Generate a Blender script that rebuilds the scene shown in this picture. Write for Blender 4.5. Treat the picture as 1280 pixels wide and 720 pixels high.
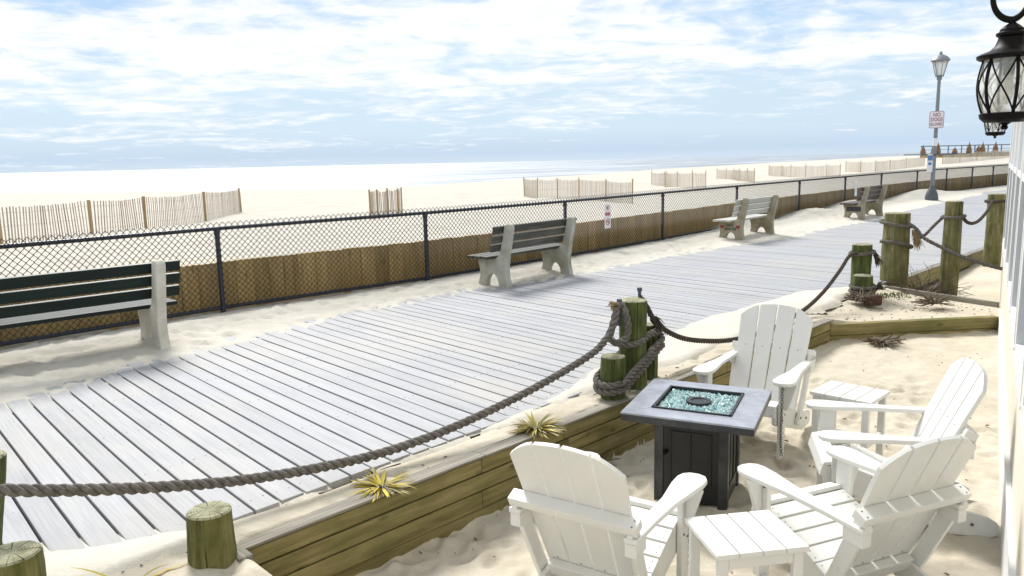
import bpy, bmesh, math, random
import numpy as np
from mathutils import Vector, Matrix

random.seed(7)
RNG = np.random.default_rng(11)
scene = bpy.context.scene
for _o in list(bpy.data.objects):
    bpy.data.objects.remove(_o)
COL = scene.collection
rad = math.radians

# ------------------------------------------------------------------ camera
CAM_Z = 2.05
PITCH, ROLL, FPX = rad(9.33), rad(1.3), 962.0
cam_data = bpy.data.cameras.new('camera')
cam_data.sensor_fit = 'HORIZONTAL'
cam_data.sensor_width = 36.0
cam_data.lens = 36.0 * FPX / 1280.0
cam_data.clip_start = 0.05
cam_data.clip_end = 60000
cam = bpy.data.objects.new('camera', cam_data)
COL.objects.link(cam)
_f = Vector((0, math.cos(PITCH), -math.sin(PITCH)))
_r = Vector((1, 0, 0))
_u = _r.cross(_f)
_r2 = _r * math.cos(ROLL) - _u * math.sin(ROLL)
_u2 = _r * math.sin(ROLL) + _u * math.cos(ROLL)
cam.matrix_world = Matrix(((_r2.x, _u2.x, -_f.x, 0), (_r2.y, _u2.y, -_f.y, 0), (_r2.z, _u2.z, -_f.z, CAM_Z), (0, 0, 0, 1)))
scene.camera = cam

# ------------------------------------------------------------------ light
SUN_EL, SUN_AZ = rad(46), rad(-20)            # azimuth measured from +Y towards +X
sun_data = bpy.data.lights.new('sun', 'SUN')
sun_data.energy = 1.65
sun_data.angle = rad(20)
sun_data.color = (1.0, 0.97, 0.925)
sun = bpy.data.objects.new('sun', sun_data)
COL.objects.link(sun)
sun_dir = Vector((math.sin(SUN_AZ) * math.cos(SUN_EL), math.cos(SUN_AZ) * math.cos(SUN_EL), math.sin(SUN_EL)))
sun.rotation_euler = sun_dir.to_track_quat('Z', 'Y').to_euler()

scene.view_settings.view_transform = 'Standard'
scene.view_settings.look = 'None'
scene.view_settings.gamma = 1
scene.view_settings.use_curve_mapping = False
scene.view_settings.exposure = 1.62
scene.render.film_transparent = False
scene.cycles.max_bounces = 6
scene.cycles.transparent_max_bounces = 12
scene.cycles.caustics_reflective = False
scene.cycles.caustics_refractive = False
scene.cycles.use_denoising = True


class NT:
    """small helper round a node tree"""
    def __init__(s, tree):
        s.t = tree; s.n = tree.nodes; s.l = tree.links; s.n.clear()

    def node(s, typ, **kw):
        n = s.n.new(typ)
        for k, v in kw.items():
            if k.startswith('i_'):
                n.inputs[k[2:].replace('_', ' ')].default_value = v
            else:
                setattr(n, k, v)
        return n

    def link(s, a, b):
        s.l.new(a, b)

    def ramp(s, src, stops, interp='LINEAR'):
        r = s.n.new('ShaderNodeValToRGB')
        r.color_ramp.interpolation = interp
        els = r.color_ramp.elements
        while len(els) < len(stops):
            els.new(0.5)
        for e, (p, c) in zip(els, stops):
            e.position = p
            e.color = (c, c, c, 1) if not hasattr(c, '__len__') else (*c, 1)
        s.l.new(src, r.inputs[0])
        return r.outputs[0]

    def math(s, op, a, b=None, c=None):
        m = s.n.new('ShaderNodeMath'); m.operation = op
        for i, x in enumerate((a, b, c)):
            if x is None: continue
            if isinstance(x, (int, float)): m.inputs[i].default_value = x
            else: s.l.new(x, m.inputs[i])
        return m.outputs[0]

    def mix(s, fac, a, b, blend='MIX'):
        m = s.n.new('ShaderNodeMix'); m.data_type = 'RGBA'; m.blend_type = blend
        for idx, x in ((0, fac), (6, a), (7, b)):
            if isinstance(x, (int, float)): m.inputs[idx].default_value = x
            elif hasattr(x, '__len__'): m.inputs[idx].default_value = (*x, 1)
            else: s.l.new(x, m.inputs[idx])
        return m.outputs[2]

    def noise(s, vec, scale, detail=4, rough=0.55, dist=0.0):
        n = s.n.new('ShaderNodeTexNoise')
        n.inputs['Scale'].default_value = scale
        n.inputs['Detail'].default_value = detail
        n.inputs['Roughness'].default_value = rough
        n.inputs['Distortion'].default_value = dist
        if vec is not None: s.l.new(vec, n.inputs['Vector'])
        return n.outputs['Fac']

    def mapping(s, vec, scale=(1, 1, 1), rot=(0, 0, 0), loc=(0, 0, 0)):
        m = s.n.new('ShaderNodeMapping')
        m.inputs['Scale'].default_value = scale
        m.inputs['Rotation'].default_value = rot
        m.inputs['Location'].default_value = loc
        s.l.new(vec, m.inputs['Vector'])
        return m.outputs[0]

    def bump(s, height, strength=0.3, dist=0.01, normal=None):
        b = s.n.new('ShaderNodeBump')
        b.inputs['Strength'].default_value = strength
        b.inputs['Distance'].default_value = dist
        s.l.new(height, b.inputs['Height'])
        if normal is not None: s.l.new(normal, b.inputs['Normal'])
        return b.outputs[0]


# ------------------------------------------------------------------ sky
world = bpy.data.worlds.new('World')
scene.world = world
world.use_nodes = True
w = NT(world.node_tree)
sky = w.node('ShaderNodeTexSky', sky_type='NISHITA', sun_disc=False)
sky.sun_elevation = SUN_EL
sky.sun_rotation = SUN_AZ
sky.air_density = 1.0
sky.dust_density = 0.3
sky.ozone_density = 2.5
tc = w.node('ShaderNodeTexCoord')
sep = w.node('ShaderNodeSeparateXYZ')
w.link(tc.outputs['Generated'], sep.inputs[0])
zz = w.math('ADD', w.math('MAXIMUM', sep.outputs['Z'], 0.0), 0.11)
comb = w.node('ShaderNodeCombineXYZ')
w.link(w.math('DIVIDE', sep.outputs['X'], zz), comb.inputs[0])
w.link(w.math('DIVIDE', sep.outputs['Y'], zz), comb.inputs[1])
cl_v = comb.outputs[0]
n_big = w.noise(w.mapping(cl_v, (1.0, 1.15, 1), (0, 0, rad(12)), (4.2, 0.7, 0)), 1.0, 8, 0.60, 0.8)
n_fine = w.noise(w.mapping(cl_v, (4.2, 4.6, 1), (0, 0, rad(6)), (1.7, 3.3, 0)), 1.0, 8, 0.6, 0.4)
dens = w.math('ADD', w.math('MULTIPLY', n_big, 0.60), w.math('MULTIPLY', n_fine, 0.40))
lift = w.ramp(sep.outputs['Z'], [(0.0, -0.0), (0.03, 0.02), (0.07, 0.20), (0.12, 0.48), (0.20, 0.54), (0.6, 0.54)])
left = w.math('MULTIPLY', w.math('ADD', w.math('MULTIPLY', sep.outputs['X'], -0.5), 0.05), 0.13)
cover = w.math('ADD', w.math('ADD', dens, w.math('MULTIPLY', lift, 0.16)), left)
lowcut = w.ramp(sep.outputs['Z'], [(0.0, 0.10), (0.05, 0.04), (0.11, 0.0)])
cl_fac = w.ramp(w.math('SUBTRACT', cover, lowcut), [(0.475, 0.0), (0.54, 0.35), (0.60, 0.82), (0.68, 1.0)])
thin = w.ramp(sep.outputs['Z'], [(0.0, 0.97), (0.1, 0.95), (0.3, 0.85)])   # high thin veil
bg_sky = w.node('ShaderNodeBackground'); bg_sky.inputs['Strength'].default_value = 0.05
w.link(sky.outputs[0], bg_sky.inputs['Color'])
veil_n = w.noise(w.mapping(cl_v, (0.12, 0.5, 1), (0, 0, rad(8)), (2.0, 1.0, 0)), 1.0, 4, 0.5, 0.3)
veil_c = w.ramp(sep.outputs['Z'], [(0.0, (0.210, 0.252, 0.297)), (0.012, (0.184, 0.231, 0.289)), (0.035, (0.208, 0.256, 0.303)), (0.09, (0.216, 0.264, 0.307)), (0.18, (0.162, 0.224, 0.300)), (0.6, (0.165, 0.225, 0.300))])
lit = w.math('ADD', w.math('MULTIPLY', w.math('SUBTRACT', veil_n, 0.5), w.ramp(sep.outputs['Z'], [(0.0, 0.05), (0.06, 0.16), (0.15, 0.35)])), 1.0)
vm = w.node('ShaderNodeVectorMath', operation='SCALE'); w.link(veil_c, vm.inputs[0]); w.link(lit, vm.inputs['Scale'])
bg_veil = w.node('ShaderNodeBackground'); w.link(vm.outputs[0], bg_veil.inputs['Color'])
bg_veil.inputs['Strength'].default_value = 1.0
bg_cl = w.node('ShaderNodeBackground'); bg_cl.inputs['Color'].default_value = (0.97, 0.98, 1.0, 1)
bg_cl.inputs['Strength'].default_value = 0.355
mx0 = w.node('ShaderNodeMixShader'); mx1 = w.node('ShaderNodeMixShader')
w.link(thin, mx0.inputs[0]); w.link(bg_sky.outputs[0], mx0.inputs[1]); w.link(bg_veil.outputs[0], mx0.inputs[2])
w.link(cl_fac, mx1.inputs[0]); w.link(mx0.outputs[0], mx1.inputs[1]); w.link(bg_cl.outputs[0], mx1.inputs[2])
out = w.node('ShaderNodeOutputWorld')
w.link(mx1.outputs[0], out.inputs['Surface'])


# ------------------------------------------------------------------ materials
def new_mat(name):
    m = bpy.data.materials.new(name)
    m.use_nodes = True
    t = NT(m.node_tree)
    p = t.node('ShaderNodeBsdfPrincipled')
    o = t.node('ShaderNodeOutputMaterial')
    t.link(p.outputs[0], o.inputs['Surface'])
    return m, t, p


def setp(t, p, key, v):
    if hasattr(v, 'links') or hasattr(v, 'is_linked'): t.link(v, p.inputs[key])
    elif hasattr(v, '__len__'): p.inputs[key].default_value = (*v, 1)
    else: p.inputs[key].default_value = v


def attr(t, name):
    a = t.node('ShaderNodeAttribute'); a.attribute_name = name
    return a


def mat_plain(name, col, rough=0.5, metal=0.0, var=0.12, scale=6.0, bump=0.0, spec=0.5):
    m, t, p = new_mat(name)
    tc = t.node('ShaderNodeTexCoord')
    n = t.noise(tc.outputs['Object'], scale, 6, 0.62)
    dark = tuple(c * (1 - var) for c in col); lite = tuple(min(1, c * (1 + var)) for c in col)
    setp(t, p, 'Base Color', t.ramp(n, [(0.3, dark), (0.7, lite)]))
    p.inputs['Roughness'].default_value = rough
    p.inputs['Metallic'].default_value = metal
    p.inputs['Specular IOR Level'].default_value = spec
    if bump: setp(t, p, 'Normal', t.bump(t.noise(tc.outputs['Object'], scale * 9, 5, 0.6), bump, 0.004))
    return m


def mat_wood(name, c_dark, c_mid, c_lite, rough=0.75, grain=22.0, bump=0.35, board_var=0.35, stain=None, knots=0.0):
    m, t, p = new_mat(name)
    g = attr(t, 'gco').outputs['Vector']
    r = attr(t, 'rnd').outputs['Fac']
    gm = t.mapping(g, (1.3, grain, grain))
    n1 = t.noise(gm, 1.6, 7, 0.62, 0.6)
    n2 = t.noise(t.mapping(g, (0.9, 5, 5)), 1.2, 4, 0.55, 1.2)
    wv = t.node('ShaderNodeTexWave', wave_type='BANDS', bands_direction='Y')
    wv.inputs['Scale'].default_value = grain * 0.5
    wv.inputs['Distortion'].default_value = 7.0
    wv.inputs['Detail'].default_value = 3
    t.link(t.mapping(g, (0.18, 1, 1)), wv.inputs['Vector'])
    f = t.math('ADD', t.math('MULTIPLY', n1, 0.55), t.math('ADD', t.math('MULTIPLY', n2, 0.37), t.math('MULTIPLY', wv.outputs['Fac'], 0.08)))
    col = t.ramp(f, [(0.30, c_dark), (0.50, c_mid), (0.70, c_lite)])
    br = t.math('ADD', t.math('MULTIPLY', r, board_var), 1 - board_var / 2)
    hsv = t.node('ShaderNodeHueSaturation'); t.link(col, hsv.inputs['Color']); t.link(br, hsv.inputs['Value'])
    col = hsv.outputs[0]
    if knots:
        vo = t.node('ShaderNodeTexVoronoi'); vo.inputs['Scale'].default_value = 1.0
        t.link(t.mapping(g, (2.2, 5.5, 5.5)), vo.inputs['Vector'])
        k = t.ramp(vo.outputs['Distance'], [(0.05, knots), (0.12, 0.0)])
        col = t.mix(k, col, tuple(c * 0.35 for c in c_dark))
    if stain:
        tc = t.node('ShaderNodeTexCoord')
        s = t.ramp(t.noise(tc.outputs['Object'], stain[1], 5, 0.6), [(0.45, 0.0), (0.68, stain[2])])
        col = t.mix(s, col, stain[0])
    setp(t, p, 'Base Color', col)
    p.inputs['Roughness'].default_value = rough
    p.inputs['Specular IOR Level'].default_value = 0.3
    if bump: setp(t, p, 'Normal', t.bump(f, bump, 0.006))
    return m


def mat_sand(name, dark, lite, fleck=0.5, bump_s=0.55, ripple=1.0):
    m, t, p = new_mat(name)
    tc = t.node('ShaderNodeTexCoord'); o = tc.outputs['Object']
    n1 = t.noise(o, 1.1, 6, 0.6); n2 = t.noise(o, 9.0, 6, 0.65); n3 = t.noise(o, 260, 2, 0.6)
    f = t.math('ADD', t.math('MULTIPLY', n1, 0.45), t.math('ADD', t.math('MULTIPLY', n2, 0.3), t.math('MULTIPLY', n3, 0.25)))
    col = t.ramp(f, [(0.34, dark), (0.62, lite)])
    fl = t.ramp(t.noise(o, 62, 3, 0.7), [(0.70, 0.0), (0.745, fleck)])
    patch = t.ramp(t.noise(o, 0.9, 3, 0.5), [(0.42, 0.15), (0.62, 1.0)])
    col = t.mix(t.math('MULTIPLY', fl, patch), col, (0.10, 0.075, 0.05))
    setp(t, p, 'Base Color', col)
    p.inputs['Roughness'].default_value = 0.95
    p.inputs['Specular IOR Level'].default_value = 0.15
    b1 = t.bump(t.noise(o, 14, 6, 0.6), bump_s, 0.02 * ripple)
    b2 = t.bump(t.noise(o, 120, 3, 0.6), 0.35, 0.004, b1)
    setp(t, p, 'Normal', b2)
    return m


M = {}
M['sand'] = mat_sand('patio_sand_mat', (0.40, 0.35, 0.265), (0.585, 0.54, 0.445))
M['drift'] = mat_sand('drift_sand_mat', (0.47, 0.44, 0.37), (0.61, 0.58, 0.51), 0.2)
M['beach'] = mat_sand('beach_sand_mat', (0.42, 0.39, 0.33), (0.555, 0.525, 0.46), 0.15, 0.6, 3.0)
M['deck'] = mat_wood('weathered_deck', (0.262, 0.268, 0.284), (0.328, 0.335, 0.352), (0.385, 0.392, 0.408), 0.66, 26, 0.18, 0.10,
                     ((0.44, 0.41, 0.35), 0.9, 0.4))
M['treated'] = mat_wood('treated_timber', (0.09, 0.072, 0.024), (0.24, 0.195, 0.078), (0.38, 0.32, 0.15), 0.75, 18, 0.3, 0.35,
                        ((0.10, 0.11, 0.03), 1.6, 0.7), 0.8)
M['grey_timber'] = mat_wood('weathered_timber', (0.10, 0.092, 0.072), (0.215, 0.20, 0.165), (0.34, 0.32, 0.275), 0.85, 26, 0.6, 0.25)
M['bulkhead'] = mat_wood('bulkhead_planks', (0.26, 0.165, 0.055), (0.43, 0.295, 0.11), (0.54, 0.40, 0.18), 0.8, 14, 0.3, 0.35, None, 0.6)
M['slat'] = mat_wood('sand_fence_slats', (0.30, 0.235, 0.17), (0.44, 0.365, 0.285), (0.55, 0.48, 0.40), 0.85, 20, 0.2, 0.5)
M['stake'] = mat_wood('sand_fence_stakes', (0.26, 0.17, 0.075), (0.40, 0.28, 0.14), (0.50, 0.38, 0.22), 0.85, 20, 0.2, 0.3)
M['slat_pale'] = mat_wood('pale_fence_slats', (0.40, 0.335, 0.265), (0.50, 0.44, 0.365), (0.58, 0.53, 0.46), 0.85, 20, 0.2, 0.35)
M['green_slat'] = mat_wood('green_bench_slats', (0.003, 0.009, 0.007), (0.005, 0.014, 0.011), (0.010, 0.022, 0.018), 0.5, 20, 0.1, 0.3)
M['grey_slat'] = mat_wood('weathered_bench_slats', (0.03, 0.03, 0.026), (0.07, 0.07, 0.06), (0.14, 0.14, 0.125), 0.6, 22, 0.3, 0.4)
M['pale_slat'] = mat_wood('pale_bench_slats', (0.33, 0.33, 0.29), (0.46, 0.46, 0.42), (0.58, 0.58, 0.54), 0.6, 22, 0.2, 0.2)
M['brown_slat'] = mat_wood('dark_bench_slats', (0.05, 0.035, 0.03), (0.09, 0.07, 0.065), (0.17, 0.15, 0.14), 0.6, 22, 0.2, 0.3)


def mat_concrete(name, c0, c1, mossc, amt):
    m, t, p = new_mat(name)
    tc = t.node('ShaderNodeTexCoord'); o = tc.outputs['Object']
    n = t.noise(o, 5.5, 8, 0.68); n2 = t.noise(o, 60, 4, 0.7)
    col = t.ramp(t.math('ADD', t.math('MULTIPLY', n, 0.7), t.math('MULTIPLY', n2, 0.3)), [(0.33, c0), (0.6, c1)])
    mo = t.ramp(t.noise(o, 3.4, 6, 0.6, 0.6), [(0.48, 0.0), (0.64, amt)])
    setp(t, p, 'Base Color', t.mix(mo, col, mossc))
    p.inputs['Roughness'].default_value = 0.9
    setp(t, p, 'Normal', t.bump(n2, 0.4, 0.004))
    return m


M['concrete_white'] = mat_concrete('cream_painted_concrete', (0.50, 0.475, 0.40), (0.66, 0.64, 0.57), (0.40, 0.37, 0.28), 0.4)
M['concrete'] = mat_concrete('mossy_concrete', (0.31, 0.31, 0.26), (0.48, 0.48, 0.42), (0.25, 0.24, 0.14), 0.65)
M['concrete_brown'] = mat_concrete('brown_concrete', (0.25, 0.225, 0.155), (0.38, 0.35, 0.27), (0.19, 0.165, 0.085), 0.75)


def mat_piling(name, g0, g1, g2):
    m, t, p = new_mat(name)
    tc = t.node('ShaderNodeTexCoord'); o = tc.outputs['Object']
    n = t.noise(t.mapping(o, (26, 26, 2.2)), 1.0, 6, 0.65, 0.7)
    n2 = t.noise(o, 5.5, 5, 0.6)
    n3 = t.noise(t.mapping(o, (9, 9, 3.0)), 1.0, 4, 0.55, 1.5)
    f = t.math('ADD', t.math('MULTIPLY', n, 0.45), t.math('ADD', t.math('MULTIPLY', n2, 0.27), t.math('MULTIPLY', n3, 0.28)))
    col = t.ramp(f, [(0.37, g0), (0.50, g1), (0.64, g2)])
    crack = t.ramp(t.noise(t.mapping(o, (38, 38, 0.8)), 1.0, 2, 0.5), [(0.66, 0.0), (0.70, 0.85)])
    setp(t, p, 'Base Color', t.mix(crack, col, (0.018, 0.022, 0.006)))
    p.inputs['Roughness'].default_value = 0.8
    p.inputs['Specular IOR Level'].default_value = 0.25
    setp(t, p, 'Normal', t.bump(t.math('SUBTRACT', f, t.math('MULTIPLY', crack, 0.6)), 0.9, 0.014))
    return m


M['piling'] = mat_piling('mossy_piling', (0.045, 0.047, 0.012), (0.115, 0.115, 0.035), (0.225, 0.21, 0.09))
M['piling_bright'] = mat_piling('green_piling', (0.026, 0.034, 0.009), (0.072, 0.092, 0.025), (0.155, 0.17, 0.065))
M['piling_tan'] = mat_piling('tan_piling', (0.065, 0.064, 0.022), (0.15, 0.142, 0.058), (0.28, 0.262, 0.14))


def mat_endgrain():
    m, t, p = new_mat('piling_end_grain')
    tc = t.node('ShaderNodeTexCoord'); o = tc.outputs['Object']
    flat = t.mapping(o, (1, 1, 0))
    wv = t.node('ShaderNodeTexWave', wave_type='RINGS', rings_direction='SPHERICAL'); wv.inputs['Scale'].default_value = 26
    wv.inputs['Distortion'].default_value = 2.2; wv.inputs['Detail'].default_value = 3
    t.link(flat, wv.inputs['Vector'])
    sepx = t.node('ShaderNodeSeparateXYZ'); t.link(flat, sepx.inputs[0])
    ang = t.math('ARCTAN2', sepx.outputs[1], sepx.outputs[0])
    cv = t.node('ShaderNodeCombineXYZ'); t.link(t.math('MULTIPLY', ang, 3.2), cv.inputs[0])
    cr = t.ramp(t.noise(cv.outputs[0], 1.3, 3, 0.6), [(0.56, 0.0), (0.62, 0.9)])
    f = t.math('ADD', t.math('MULTIPLY', wv.outputs['Fac'], 0.12), t.math('MULTIPLY', t.noise(o, 17, 6, 0.65), 0.88))
    col = t.ramp(f, [(0.3, (0.10, 0.10, 0.05)), (0.5, (0.25, 0.245, 0.15)), (0.72, (0.42, 0.41, 0.30))])
    setp(t, p, 'Base Color', t.mix(cr, col, (0.03, 0.03, 0.012)))
    p.inputs['Roughness'].default_value = 0.9
    setp(t, p, 'Normal', t.bump(t.math('SUBTRACT', f, cr), 0.6, 0.008))
    return m


M['endgrain'] = mat_endgrain()


def mat_rope(name, c0, c1):
    m, t, p = new_mat(name)
    g = attr(t, 'gco').outputs['Vector']
    n = t.noise(t.mapping(g, (14, 5, 5)), 2.0, 5, 0.65)
    fine = t.noise(t.mapping(g, (60, 6, 6)), 4.0, 3, 0.7)
    f = t.math('ADD', t.math('MULTIPLY', n, 0.6), t.math('MULTIPLY', fine, 0.4))
    setp(t, p, 'Base Color', t.ramp(f, [(0.3, c0), (0.7, c1)]))
    p.inputs['Roughness'].default_value = 0.95
    p.inputs['Specular IOR Level'].default_value = 0.1
    setp(t, p, 'Normal', t.bump(f, 0.7, 0.006))
    return m


M['rope'] = mat_rope('grey_rope', (0.06, 0.054, 0.048), (0.235, 0.215, 0.195))
M['rope_dark'] = mat_rope('dark_rope', (0.035, 0.030, 0.025), (0.12, 0.102, 0.085))
M['rope_tan'] = mat_rope('frayed_rope', (0.16, 0.115, 0.05), (0.40, 0.31, 0.17))


def mat_white(name, col, scuff):
    m, t, p = new_mat(name)
    tc = t.node('ShaderNodeTexCoord'); o = tc.outputs['Object']
    n = t.noise(o, 3.0, 5, 0.6); n2 = t.noise(o, 40, 4, 0.7)
    c = t.ramp(n, [(0.35, tuple(x * 0.94 for x in col)), (0.65, col)])
    s = t.ramp(t.math('ADD', t.math('MULTIPLY', t.noise(o, 7, 6, 0.7), 0.7), t.math('MULTIPLY', n2, 0.3)), [(0.60, 0.0), (0.70, scuff)])
    setp(t, p, 'Base Color', t.mix(s, c, (0.42, 0.38, 0.28)))
    p.inputs['Roughness'].default_value = 0.42
    p.inputs['Specular IOR Level'].default_value = 0.4
    setp(t, p, 'Normal', t.bump(n2, 0.06, 0.002))
    return m


M['white'] = mat_white('white_plastic_lumber', (0.72, 0.72, 0.69), 0.35)
M['trim'] = mat_white('white_painted_trim', (0.74, 0.75, 0.76), 0.15)
M['siding'] = mat_plain('cream_stucco', (0.66, 0.62, 0.52), 0.85, 0, 0.07, 4, 0.5)
M['black_steel'] = mat_plain('black_coated_steel', (0.016, 0.019, 0.026), 0.32, 0.0, 0.4, 30, 0.15)
M['rail'] = mat_plain('dark_grey_rail', (0.035, 0.042, 0.058), 0.28, 0.3, 0.35, 12, 0.1)
M['wire'] = mat_plain('vinyl_coated_wire', (0.020, 0.022, 0.028), 0.4, 0, 0.2)
M['galv'] = mat_plain('galvanised_pole', (0.20, 0.22, 0.24), 0.5, 0.35, 0.18, 14, 0.1)
M['dark_grey'] = mat_plain('dark_grey_base', (0.09, 0.10, 0.11), 0.6, 0.1, 0.2, 10, 0.1)
M['steel_tile'] = mat_plain('grey_table_tile', (0.31, 0.325, 0.37), 0.26, 0.1, 0.25, 7, 0.1, 0.6)
M['steel_edge'] = mat_plain('brushed_steel', (0.045, 0.048, 0.052), 0.34, 0.45, 0.45, 9, 0.1)
M['panel_black'] = mat_plain('black_panel', (0.005, 0.0065, 0.008), 0.40, 0.0, 0.45, 16, 0.1)
M['iron'] = mat_plain('black_lantern_iron', (0.004, 0.0035, 0.0035), 0.45, 0.0, 0.4, 30, 0.1, 0.12)
M['bolt'] = mat_plain('steel_bolt', (0.16, 0.16, 0.155), 0.4, 0.7, 0.2)
M['bluecleat'] = mat_plain('blue_grey_bolt', (0.06, 0.085, 0.12), 0.4, 0.3, 0.2)
M['dead'] = mat_plain('dry_dead_plant', (0.12, 0.092, 0.06), 0.95, 0, 0.5, 25)
M['deadgrey'] = mat_plain('dry_grey_roots', (0.16, 0.13, 0.095), 0.95, 0, 0.5, 25)
M['brick'] = mat_plain('dark_red_brick', (0.062, 0.030, 0.020), 0.9, 0, 0.4, 20, 0.6)
M['moss'] = mat_plain('green_moss', (0.12, 0.15, 0.03), 0.95, 0, 0.4, 30)
M['sign_white'] = mat_plain('white_sign', (0.70, 0.71, 0.74), 0.4, 0, 0.04)
M['sign_red'] = mat_plain('red_lettering', (0.50, 0.02, 0.05), 0.5, 0, 0.1)
M['sign_maroon'] = mat_plain('maroon_lettering', (0.30, 0.03, 0.10), 0.5, 0, 0.1)
M['sign_blue'] = mat_plain('blue_sign_panel', (0.09, 0.19, 0.42), 0.5, 0, 0.1)
M['heart'] = mat_plain('red_heart_paint', (0.27, 0.035, 0.035), 0.7, 0, 0.15)
M['black_paint'] = mat_plain('black_paint', (0.02, 0.02, 0.02), 0.7, 0, 0.1)
M['plaque'] = mat_plain('dark_plaque', (0.045, 0.045, 0.05), 0.4, 0.3, 0.3, 20)
M['thatch'] = mat_plain('brown_thatch', (0.20, 0.12, 0.07), 0.95, 0, 0.4, 8)
M['pier'] = mat_plain('pier_blue_grey', (0.14, 0.19, 0.24), 0.7, 0, 0.2)
M['sky_reflection'] = mat_plain('painted_sky_reflection', (0.62, 0.65, 0.66), 0.7, 0, 0.05)  # pale tone painting the bright sky mirrored in the upper sashes


def mat_glass(name, col, rough, ior=1.45, trans=1.0):
    m, t, p = new_mat(name)
    p.inputs['Base Color'].default_value = (*col, 1)
    p.inputs['Roughness'].default_value = rough
    p.inputs['IOR'].default_value = ior
    p.inputs['Transmission Weight'].default_value = trans
    return m


m, t, p = new_mat('seeded_lantern_glass')
tr = t.node('ShaderNodeBsdfTransparent'); tl = t.node('ShaderNodeBsdfTranslucent'); gl = t.node('ShaderNodeBsdfGlossy')
tl.inputs['Color'].default_value = (0.93, 0.93, 0.88, 1); gl.inputs['Roughness'].default_value = 0.1
tcx = t.node('ShaderNodeTexCoord')
ma = t.node('ShaderNodeMixShader'); mb_2 = t.node('ShaderNodeMixShader')
t.link(t.ramp(t.noise(tcx.outputs['Object'], 38, 4, 0.6), [(0.35, 0.30), (0.65, 0.60)]), ma.inputs[0])
t.link(tr.outputs[0], ma.inputs[1]); t.link(tl.outputs[0], ma.inputs[2])
mb_2.inputs[0].default_value = 0.05; t.link(ma.outputs[0], mb_2.inputs[1]); t.link(gl.outputs[0], mb_2.inputs[2])
t.link(mb_2.outputs[0], t.n['Material Output'].inputs['Surface']); t.n.remove(p)
M['lantern_glass'] = m
M['frost'] = mat_glass('frosted_lamp_glass', (0.90, 0.90, 0.86), 0.5, 1.2, 0.6)
M['bulb'] = mat_plain('pale_bulb', (0.70, 0.68, 0.62), 0.3)
M['socket'] = mat_plain('blue_green_socket', (0.07, 0.12, 0.13), 0.5)
m, t, p = new_mat('window_glass')
p.inputs['Base Color'].default_value = (0.05, 0.085, 0.12, 1)
p.inputs['Roughness'].default_value = 0.04
p.inputs['IOR'].default_value = 1.08
M['window'] = m
m, t, p = new_mat('aqua_fire_glass')
r = attr(t, 'rnd').outputs['Fac']
setp(t, p, 'Base Color', t.ramp(r, [(0.0, (0.12, 0.30, 0.33)), (0.2, (0.36, 0.60, 0.62)), (0.5, (0.58, 0.79, 0.79)), (1.0, (0.86, 0.93, 0.92))]))
p.inputs['Roughness'].default_value = 0.08
p.inputs['Transmission Weight'].default_value = 0.12
M['beads'] = m
m, t, p = new_mat('yucca_leaf')
r = attr(t, 'rnd').outputs['Fac']
setp(t, p, 'Base Color', t.ramp(r, [(0.0, (0.20, 0.15, 0.06)), (0.3, (0.38, 0.31, 0.13)), (0.55, (0.26, 0.25, 0.05)), (0.8, (0.52, 0.40, 0.04)), (1.0, (0.62, 0.48, 0.06))]))
p.inputs['Roughness'].default_value = 0.5
M['yucca'] = m


def mat_sea():
    m, t, p = new_mat('sea_water')
    tc = t.node('ShaderNodeTexCoord'); o = tc.outputs['Object']
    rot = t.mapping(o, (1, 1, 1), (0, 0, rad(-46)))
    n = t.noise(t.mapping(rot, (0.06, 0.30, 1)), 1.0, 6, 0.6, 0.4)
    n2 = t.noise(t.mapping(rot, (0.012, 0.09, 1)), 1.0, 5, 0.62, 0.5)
    foam_glare = t.ramp(n2, [(0.46, 0.0), (0.64, 0.8)])  # surf streaks, their white also painting in sun glare on the water
    setp(t, p, 'Base Color', t.mix(foam_glare, (0.12, 0.155, 0.195), (0.52, 0.55, 0.57)))
    p.inputs['Roughness'].default_value = 0.46
    p.inputs['Specular IOR Level'].default_value = 1.0
    setp(t, p, 'Normal', t.bump(n, 1.0, 0.5))
    return m


M['sea'] = mat_sea()


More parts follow.
